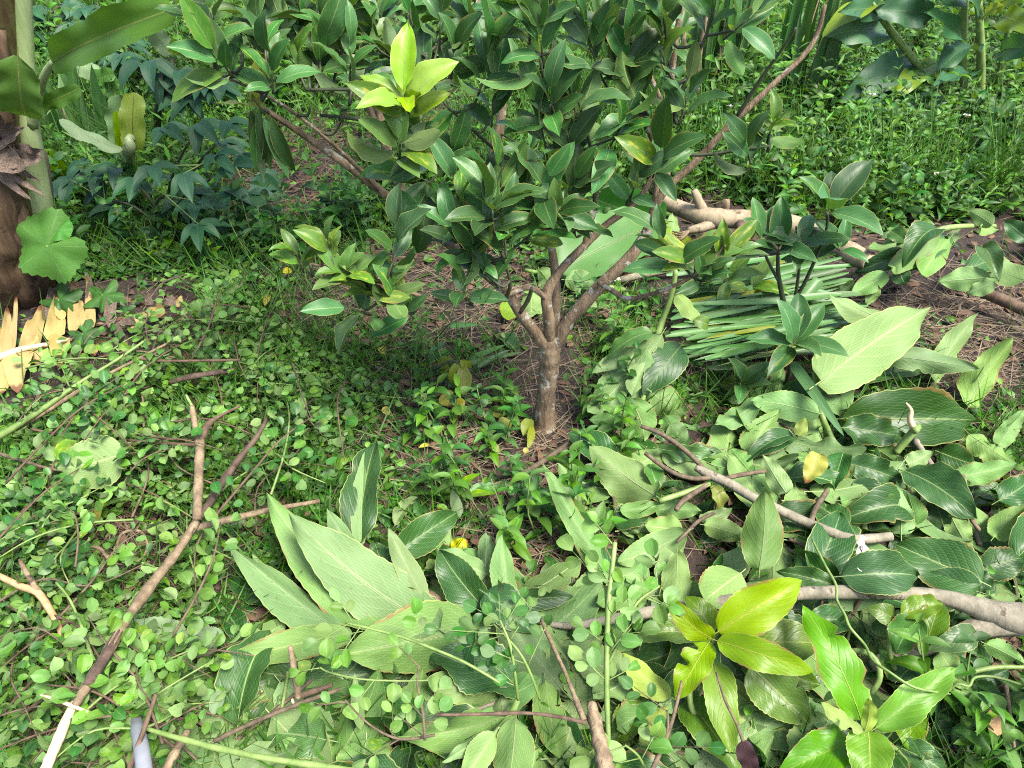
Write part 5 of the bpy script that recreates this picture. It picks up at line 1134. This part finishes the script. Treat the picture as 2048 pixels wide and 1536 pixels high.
ZONES = [((40, 650), 'by the yellow banana leaf strips'), ((330, 660), 'near the orange banana scrap'), ((620, 640), 'on the straw edge left of the trunk'), ((170, 780), 'under the long green stalks'), ((400, 820), 'around the top of the forked stick'),
         ((640, 830), 'between the forked stick and the trunk'), ((60, 950), 'at the left edge by the folded pale leaf'), ((520, 930), 'beside the dark flaking stick'), ((130, 1080), 'on the left rim of the soil gap'), ((480, 1110), 'left of the fan of pale leaves'),
         ((320, 1190), 'along the long tan stick'), ((60, 1230), 'around the orange forked stick'), ((60, 1400), 'left of the cream debarked stick'), ((250, 1400), 'between the tan stick end and the grey pipe'), ((330, 1500), 'around the grey pipe'), ((390, 1290), 'round the chewed grey-green leaves'), ((60, 1510), 'in the bottom left corner')]
def zone(x, y): return min(ZONES, key=lambda z: (z[0][0] - x) ** 2 + (z[0][1] - y) ** 2)[1]
FAN = [(410, 1350), (440, 1070), (530, 960), (680, 1000), (960, 1260), (900, 1420), (480, 1370)]
SL = [(384, 812), (399, 880), (392, 1045), (290, 1188), (172, 1375), (90, 1540)]
SL2 = [(535, 835), (448, 960), (402, 1034)], [(385, 1060), (520, 1022), (640, 1002)], [(-10, 1148), (76, 1186), (116, 1250)]
def near_line(px, py, L=SL):
    px, py = np.asarray(px, float), np.asarray(py, float); dm = np.full(px.shape, 1e9)
    for (x1, y1), (x2, y2) in zip(L, L[1:]):
        t = np.clip(((px - x1) * (x2 - x1) + (py - y1) * (y2 - y1)) / ((x2 - x1) ** 2 + (y2 - y1) ** 2), 0, 1)
        dm = np.minimum(dm, np.hypot(px - x1 - t * (x2 - x1), py - y1 - t * (y2 - y1)))
    return dm
def stick_dist(px, py): return np.minimum(near_line(px, py), np.minimum(np.minimum(near_line(px, py, SL2[0]), near_line(px, py, SL2[1])), near_line(px, py, SL2[2])))
CLUMP = [(u(20, 700), u(600, 1500)) for _ in range(26)]
def carpet_pts(n):
    out = []
    while len(out) < n:
        x, y = u(-30, 780), u(540, 1540)
        if random.random() < .65:
            cx, cy = random.choice(CLUMP); x, y = random.gauss(cx, 45), random.gauss(cy, 32)
        if stick_dist(x, y) < 34: continue
        if not inpoly(np.array([x]), np.array([y]), CARPET)[0]: continue
        if inpoly(np.array([x]), np.array([y]), FAN)[0]: continue
        if ell(x, y, 255, 1085, 85, 55) > .35 or ell(x, y, 300, 985, 90, 30) > .6: continue
        if random.random() > (1.0 if y > 700 else .6): continue
        out.append((x, y))
    return out
cps = carpet_pts(165)
for i, (x, y) in enumerate(cps):
    c = G(x, y, u(.0, 1) ** 1.6 * .16); pr = protos[i % 10]
    if i < 10:
        pr.location = c; pr.rotation_euler = (u(-.2, .2), u(-.25, .1), u(0, 6.28)); o = pr
    else:
        o = dup(pr, c, u(0, 6.28), u(.85, 1.2), tilt=(u(-.25, .25), u(-.3, .1)))
    o['label'] = f"{['brown', 'green', 'reddish'][i % 10 % 3]}-stemmed {'dark' if i % 10 % 4 == 0 else 'pale'} round-leaf twig {zone(x, y)}"
    o['group'] = 'small round-leaf twigs carpeting the left side'

# ------------------------------------------------------------------ herbs
def herb_proto(i, mat):
    t = thing('weed_plant', 'small leafy green weed growing from the soil', 'weed', V(0, 0, 0), 'leafy weeds growing from the soil')
    h = u(.10, .22); nn = 5
    top = V(u(-.05, .05), u(-.05, .05), h)
    tube('stem', [V(0, 0, -.02), top * .5 + V(u(-.02, .02), 0, 0), top], [.0028, .002, .001], 'green_stem', t, 4, 3)
    for k in range(nn):
        p = top * ((k + 1) / nn); a = k * 1.57 + u(-.4, .4)
        for s_ in (0, math.pi):
            X = V(math.cos(a + s_), math.sin(a + s_), u(.0, .5)); l = u(.04, .075) * (1 - .1 * k)
            put_leaf(t, 'lance', mat, p, X, UP + V(u(-.3, .3), u(-.4, .2), 0), l, l * u(.36, .5))
    return t
hp = [herb_proto(i, 'weed' if i % 3 else 'weed_dark') for i in range(8)]
KIDS.clear(); note_kids()
HERB = {'among the bare soil and litter around the trunk foot': ([(690, 700), (1000, 740), (1060, 880), (1240, 800), (1250, 1000), (1120, 1150), (900, 1060), (760, 860)], 46),
        'in the shaded grass left of the citrus trunk': ([(380, 430), (560, 480), (700, 400), (840, 470), (600, 520), (420, 560), (260, 540)], 26),
        'in the overgrown bank at the upper right': ([(1420, 330), (1700, 150), (1880, 240), (2048, 230), (2048, 420), (1850, 430), (1500, 420)], 60),
        'among leaf litter right of the trunk': ([(1130, 640), (1300, 590), (1330, 680), (1180, 740)], 12),
        'in the gap by the bottom right corner': ([(1850, 1400), (2048, 1380), (2048, 1536), (1880, 1536)], 10),
        'in the sunny ground behind the banana plant': ([(100, 130), (480, 120), (520, 300), (300, 340), (110, 300)], 34)}
first = set()
WZ = [((760, 740), 'by the wilting yellow-green leaves'), ((900, 800), 'among the fallen yellow leaves left of the trunk'), ((1000, 760), 'just left of the trunk foot'), ((1180, 830), 'on the soil right of the trunk foot'), ((820, 900), 'between trunk and the dark standing leaf'),
      ((960, 960), 'by the silvery leaf in front of the trunk'), ((1100, 970), 'beside the thin grey stick before the trunk'), ((1200, 960), 'left of the broad pale leaf on the pile'), ((1000, 1060), 'behind the fan of pale leaves'), ((1130, 1100), 'under the tall narrow standing leaf')]
def wzone(x, y): return min(WZ, key=lambda z: (z[0][0] - x) ** 2 + (z[0][1] - y) ** 2)[1]
for where, (poly, n) in HERB.items():
    for x, y in pile_points(n, poly):
        if 1030 < x < 1160 and 690 < y < 980: continue
        i = random.randrange(8); c = G(x, y, 0); sc = u(.8, 1.4) * (1.25 if y < 420 else 1)
        lab = f"{'dark' if i % 3 == 0 else 'light'} green {'large' if sc > 1.3 else 'small'} weed growing {where if 'trunk foot' not in where else wzone(x, y)}"
        gp = 'weeds ' + where
        if i not in first:
            first.add(i); o = hp[i]; o.location = c; o.rotation_euler = (0, 0, u(0, 6.28)); o.scale = (sc,) * 3; o['label'] = lab; o['group'] = gp
        else:
            dup(hp[i], c, u(0, 6.28), sc, lab, gp, (u(-.2, .2), u(-.2, .2)))
ft = thing('flowering_weed', 'slim weed with a small white daisy right of the citrus trunk', 'flower', V(0, 0, 0))
tube('stem', [V(0, 0, -.02), V(.01, 0, .1), V(0, -.01, .2)], [.002, .0015, .001], 'green_stem', ft, 4, 3)
for k in range(5):
    a = k * 1.257; put_leaf(ft, 'round', 'petal', V(0, -.01, .2), V(math.cos(a), math.sin(a) - .3, .2), UP + V(0, -1, 0), .016, .011, name='petal')
tube('flower_centre', [V(0, -.012, .2), V(0, -.016, .204)], [.004, .003], 'pollen', ft, 6, 1)
for k in range(4): put_leaf(ft, 'lance', 'weed', V(0, 0, .04 + .03 * k), V(math.cos(k * 2), math.sin(k * 2), .3), UP, .05, .02)
KIDS.clear(); note_kids()
for j, (x, y, lab) in enumerate(((1186, 665, None), (1218, 652, 'second white daisy weed, nearer the right limb'), (1722, 275, 'white daisy weed alone in the grass bank at the upper right'), (1903, 320, 'white daisy weed under the canna clump'), (1440, 300, 'white daisy weed behind the long bare limb'), (1828, 440, 'white daisy weed low in the grass above the leafy branch tip'))):
    c = G(x, y)
    if j == 0: ft.location = c
    else: dup(ft, c, u(0, 6), 1.0 if y > 500 else 1.1, lab)

# ------------------------------------------------------------------ ground cover as masses
def scatter(n, x0, x1, y0, y1, dens, flat=False):
    P = []
    tot = 0
    while tot < n:
        # even in picture area mixed with even on the ground
        y = y0 + (y1 - y0) * RN.random(n * 3) ** 1.3
        x = (RN.random(n * 3) - .5) * 2 * (1.0 + .95 * y); 
        p = np.stack([x, y, gz_np(x, y)], 1)
        px, py = proj_np(p)
        ok = (px > -150) & (px < 2200) & (py < 1620) & (py > -120)
        k = RN.random(len(x)) < dens(px, py, x, y) * (np.where(clear(px, py), .06, 1) if not flat else 1)
        p = p[ok & k]; P.append(p); tot += len(p)
        if len(P) > 60: break
    return np.concatenate(P)[:n]
def patches(x, y, f):
    return .5 + .5 * np.sin(f * x + 1.3 * np.sin(f * .7 * y)) * np.cos(f * .9 * y + 1.1 * np.sin(f * .8 * x))
def bare(px, py):
    return np.clip(ell(px, py, 580, 390, 150, 70) + ell(px, py, 830, 555, 260, 60) + .9 * ell(px, py, 960, 640, 320, 55) + ell(px, py, 255, 1085, 100, 70) + ell(px, py, 1900, 630, 190, 80)
                   + .75 * ell(px, py, 960, 880, 240, 130) + .8 * ell(px, py, 640, 300, 100, 60) + .7 * ell(px, py, 860, 230, 130, 60) + .8 * ell(px, py, 1090, 1120, 150, 90) + ell(px, py, 1960, 740, 110, 80), 0, 1)
def rand_dirs(n, up0, up1):
    a = RN.random(n) * 6.283
    return np.stack([np.cos(a), np.sin(a), RN.uniform(up0, up1, n)], 1)
def up_n(n, j=.5, toward=.35):
    return np.stack([RN.normal(0, j, n), RN.normal(-toward, j, n), np.ones(n)], 1)
def pile_mask(px, py): return inpoly(px, py, PILE)
KEEP = [[(1300, 545), (1500, 520), (1780, 540), (1790, 680), (1560, 800), (1330, 750)], [(1220, 400), (1420, 400), (1760, 470), (2060, 430), (2060, 660), (1740, 610), (1220, 590)],
        [(-60, 560), (400, 560), (400, 700), (230, 760), (160, 830), (-60, 840)], [(1030, 690), (1160, 690), (1160, 900), (1030, 900)]]
def clear(px, py):
    c = np.zeros(len(px), bool)
    for k in KEEP: c |= inpoly(px, py, k)
    return c
# dry straw and litter
n = 11000
P = scatter(n, 0, 0, .55, 7.5, lambda px, py, x, y: np.clip(.12 + .9 * bare(px, py), 0, 1), True); n = len(P)
P[:, 2] += RN.uniform(.0, .02, n)
mass('dry_straw', 'blade', 'straw', P, rand_dirs(n, -.05, .15), up_n(n), RN.uniform(.04, .24, n), RN.uniform(.001, .0032, n), kw=dict(fold=.1))
n = 6000
P = scatter(n, 0, 0, .55, 8, lambda px, py, x, y: np.clip(.35 + .6 * bare(px, py), 0, 1), True); n = len(P)
P[:, 2] += RN.uniform(.0, .015, n)
mass('leaf_litter', 'small', 'litter', P, rand_dirs(n, -.1, .2), up_n(n, .4), RN.uniform(.02, .06, n), RN.uniform(.008, .025, n))
# fine grass
n = 36000
P = scatter(n, 0, 0, .6, 9, lambda px, py, x, y: np.clip(.15 + .8 * patches(x, y, 2.3) + .5 * ell(px, py, 380, 520, 330, 90) + .4 * (py < 330) - .75 * bare(px, py) - .9 * pile_mask(px, py), 0.03, 1)); n = len(P)
mass('grass', 'blade', 'grass', P, rand_dirs(n, .5, 2.0), up_n(n, .6), RN.uniform(.05, .16, n) * (1 + .12 * P[:, 1]), RN.uniform(.002, .0045, n) * (1 + .15 * P[:, 1]), kw=dict(bow=.12), nvar=3)
# broad small weeds: stacked tiers of leaves
def weeds(name, n, mat, y0, y1, dens, h, l0, l1, shape='lance', wr=(.35, .6)):
    P = scatter(n, 0, 0, y0, y1, dens); n = len(P)
    hh = RN.random(n) ** 1.5 * h * np.clip((P[:, 1] - 1.6) / 2.2, .25, 1) *  (.5 + .8 * patches(P[:, 0], P[:, 1], 3.1))
    P[:, 2] += hh
    L = RN.uniform(l0, l1, n)
    mass(name, shape, mat, P, rand_dirs(n, -.3, .5), up_n(n, .55), L, L * RN.uniform(*wr, n))
nb = lambda px, py: bare(px, py)
def plants(name, n, mat, y0, y1, dens, h0, h1, l0, l1, shape='lance', wr=(.36, .55), tiers=6):
    """whole herbs: each a leaning stem line carrying pairs of leaves that shrink upward"""
    P = scatter(n, 0, 0, y0, y1, dens); n = len(P)
    H = RN.uniform(h0, h1, n) * (.45 + .9 * patches(P[:, 0], P[:, 1], 2.6))
    lean = RN.normal(0, .28, (n, 2)); A0 = RN.random(n) * 6.283; LL = RN.uniform(l0, l1, n); W = RN.uniform(*wr, n)
    pos, X, N, L, Wd = [], [], [], [], []
    for k in range(tiers):
        f = (k + 1) / tiers
        for s_ in (0, math.pi):
            q = P.copy(); q[:, :2] += lean * (H * f ** 1.4)[:, None]; q[:, 2] += H * f
            a = A0 + k * 1.57 + s_ + RN.normal(0, .3, n)
            up_ = RN.uniform(-.25, .5, n) + .5 * f
            X.append(np.stack([np.cos(a), np.sin(a), up_], 1)); pos.append(q); N.append(up_n(n, .35))
            l = LL * (1.15 - .6 * f) * RN.uniform(.75, 1.2, n); L.append(l); Wd.append(l * W)
    mass(name, shape, mat, np.concatenate(pos), np.concatenate(X), np.concatenate(N), np.concatenate(L), np.concatenate(Wd), nvar=5)
sun_l = lambda px, py: .5 * ell(px, py, 380, 180, 260, 130)
plants('bright_weeds', 1250, 'weed', 2.9, 9.5, lambda px, py, x, y: np.clip(.35 + .6 * patches(x, y, 1.7) - .95 * nb(px, py) + sun_l(px, py) - .6 * ell(px, py, 380, 530, 330, 100), .02, 1), .12, .36, .045, .085)
plants('dark_weeds', 900, 'weed_dark', 2.6, 9.5, lambda px, py, x, y: np.clip(.2 + .6 * patches(x + 2, y, 1.9) - .9 * nb(px, py) + .6 * ell(px, py, 1700, 300, 330, 170), .02, 1), .12, .34, .05, .10)
plants('narrow_weeds', 420, 'weed', 2.9, 9.5, lambda px, py, x, y: np.clip(.1 + .9 * patches(x - 3, y, 2.4) - .8 * nb(px, py), .02, 1), .2, .5, .06, .12, 'narrow', (.12, .2), 7)
plants('tall_weeds', 330, 'weed', 4.2, 10, lambda px, py, x, y: np.clip(.2 + .8 * patches(x + 3, y, 1.3), .02, 1), .35, .75, .06, .12)
weeds('weed_cover', 9000, 'weed', 2.6, 8, lambda px, py, x, y: np.clip(.3 + .7 * patches(x, y, 3.7) - .9 * nb(px, py) + sun_l(px, py), .03, 1), .07, .015, .055, 'round', (.5, .9))
weeds('dark_weed_cover', 6000, 'weed_dark', 2.4, 8, lambda px, py, x, y: np.clip(.3 + .6 * patches(x + 2, y, 2.9) - .9 * nb(px, py), .03, 1), .08, .02, .075)
weeds('low_weeds', 5500, 'weed', .6, 2.7, lambda px, py, x, y: np.clip(.1 + .8 * patches(x, y, 5) - .8 * nb(px, py) - .85 * pile_mask(px, py) - .5 * inpoly(px, py, CARPET), .02, 1), .07, .014, .05)
weeds('low_dark_weeds', 5500, 'weed_dark', .6, 2.9, lambda px, py, x, y: np.clip(.1 + .8 * patches(x + 1, y, 4.3) - .7 * nb(px, py) - .8 * pile_mask(px, py) - .4 * inpoly(px, py, CARPET), .02, 1), .06, .014, .055)
weeds('thin_low_weeds', 4000, 'weed', .6, 3.2, lambda px, py, x, y: np.clip(.05 + .8 * patches(x + 4, y, 6) - .8 * pile_mask(px, py) - .7 * nb(px, py), .02, 1), .08, .02, .06, 'narrow', (.14, .26))
n = 5200
P = scatter(n, 0, 0, 3.1, 10, lambda px, py, x, y: np.clip(.08 + .9 * patches(x + 1.5, y, 1.5) ** 2 - .8 * nb(px, py) - ((px > 1600) & (py < 360)), .02, 1)); n = len(P)
mass('tall_grass', 'blade', 'grass', P, rand_dirs(n, 1.0, 3.2), up_n(n, .7), RN.uniform(.18, .55, n), RN.uniform(.003, .007, n), kw=dict(bow=.14), nvar=4)
# the loose small leaves under the twigs
n = 4600
P = scatter(n, 0, 0, .55, 3.2, lambda px, py, x, y: np.where(inpoly(px, py, CARPET) & ~inpoly(px, py, FAN) & (stick_dist(px, py) > 20), np.clip(.15 + .85 * patches(x, y, 7) - 1.2 * ell(px, py, 255, 1085, 85, 55), .02, 1), 0.01)); n = len(P)
P[:, 2] += RN.random(n) * .07
L = RN.uniform(.018, .036, n)
mass('fallen_small_leaves', 'round', 'round', P, rand_dirs(n, -.4, .6), up_n(n, .75), L, L * RN.uniform(.5, .78, n), nvar=6)
n = 700
P = scatter(n, 0, 0, .5, 2.4, lambda px, py, x, y: np.where(pile_mask(px, py), 1, 0.02)); n = len(P)
P[:, 2] += RN.random(n) * .02
L = RN.uniform(.05, .14, n)
mass('leaf_debris', 'big', 'big_top', P, rand_dirs(n, -.3, .3), up_n(n, .6), L, L * RN.uniform(.4, .6, n), nvar=3)
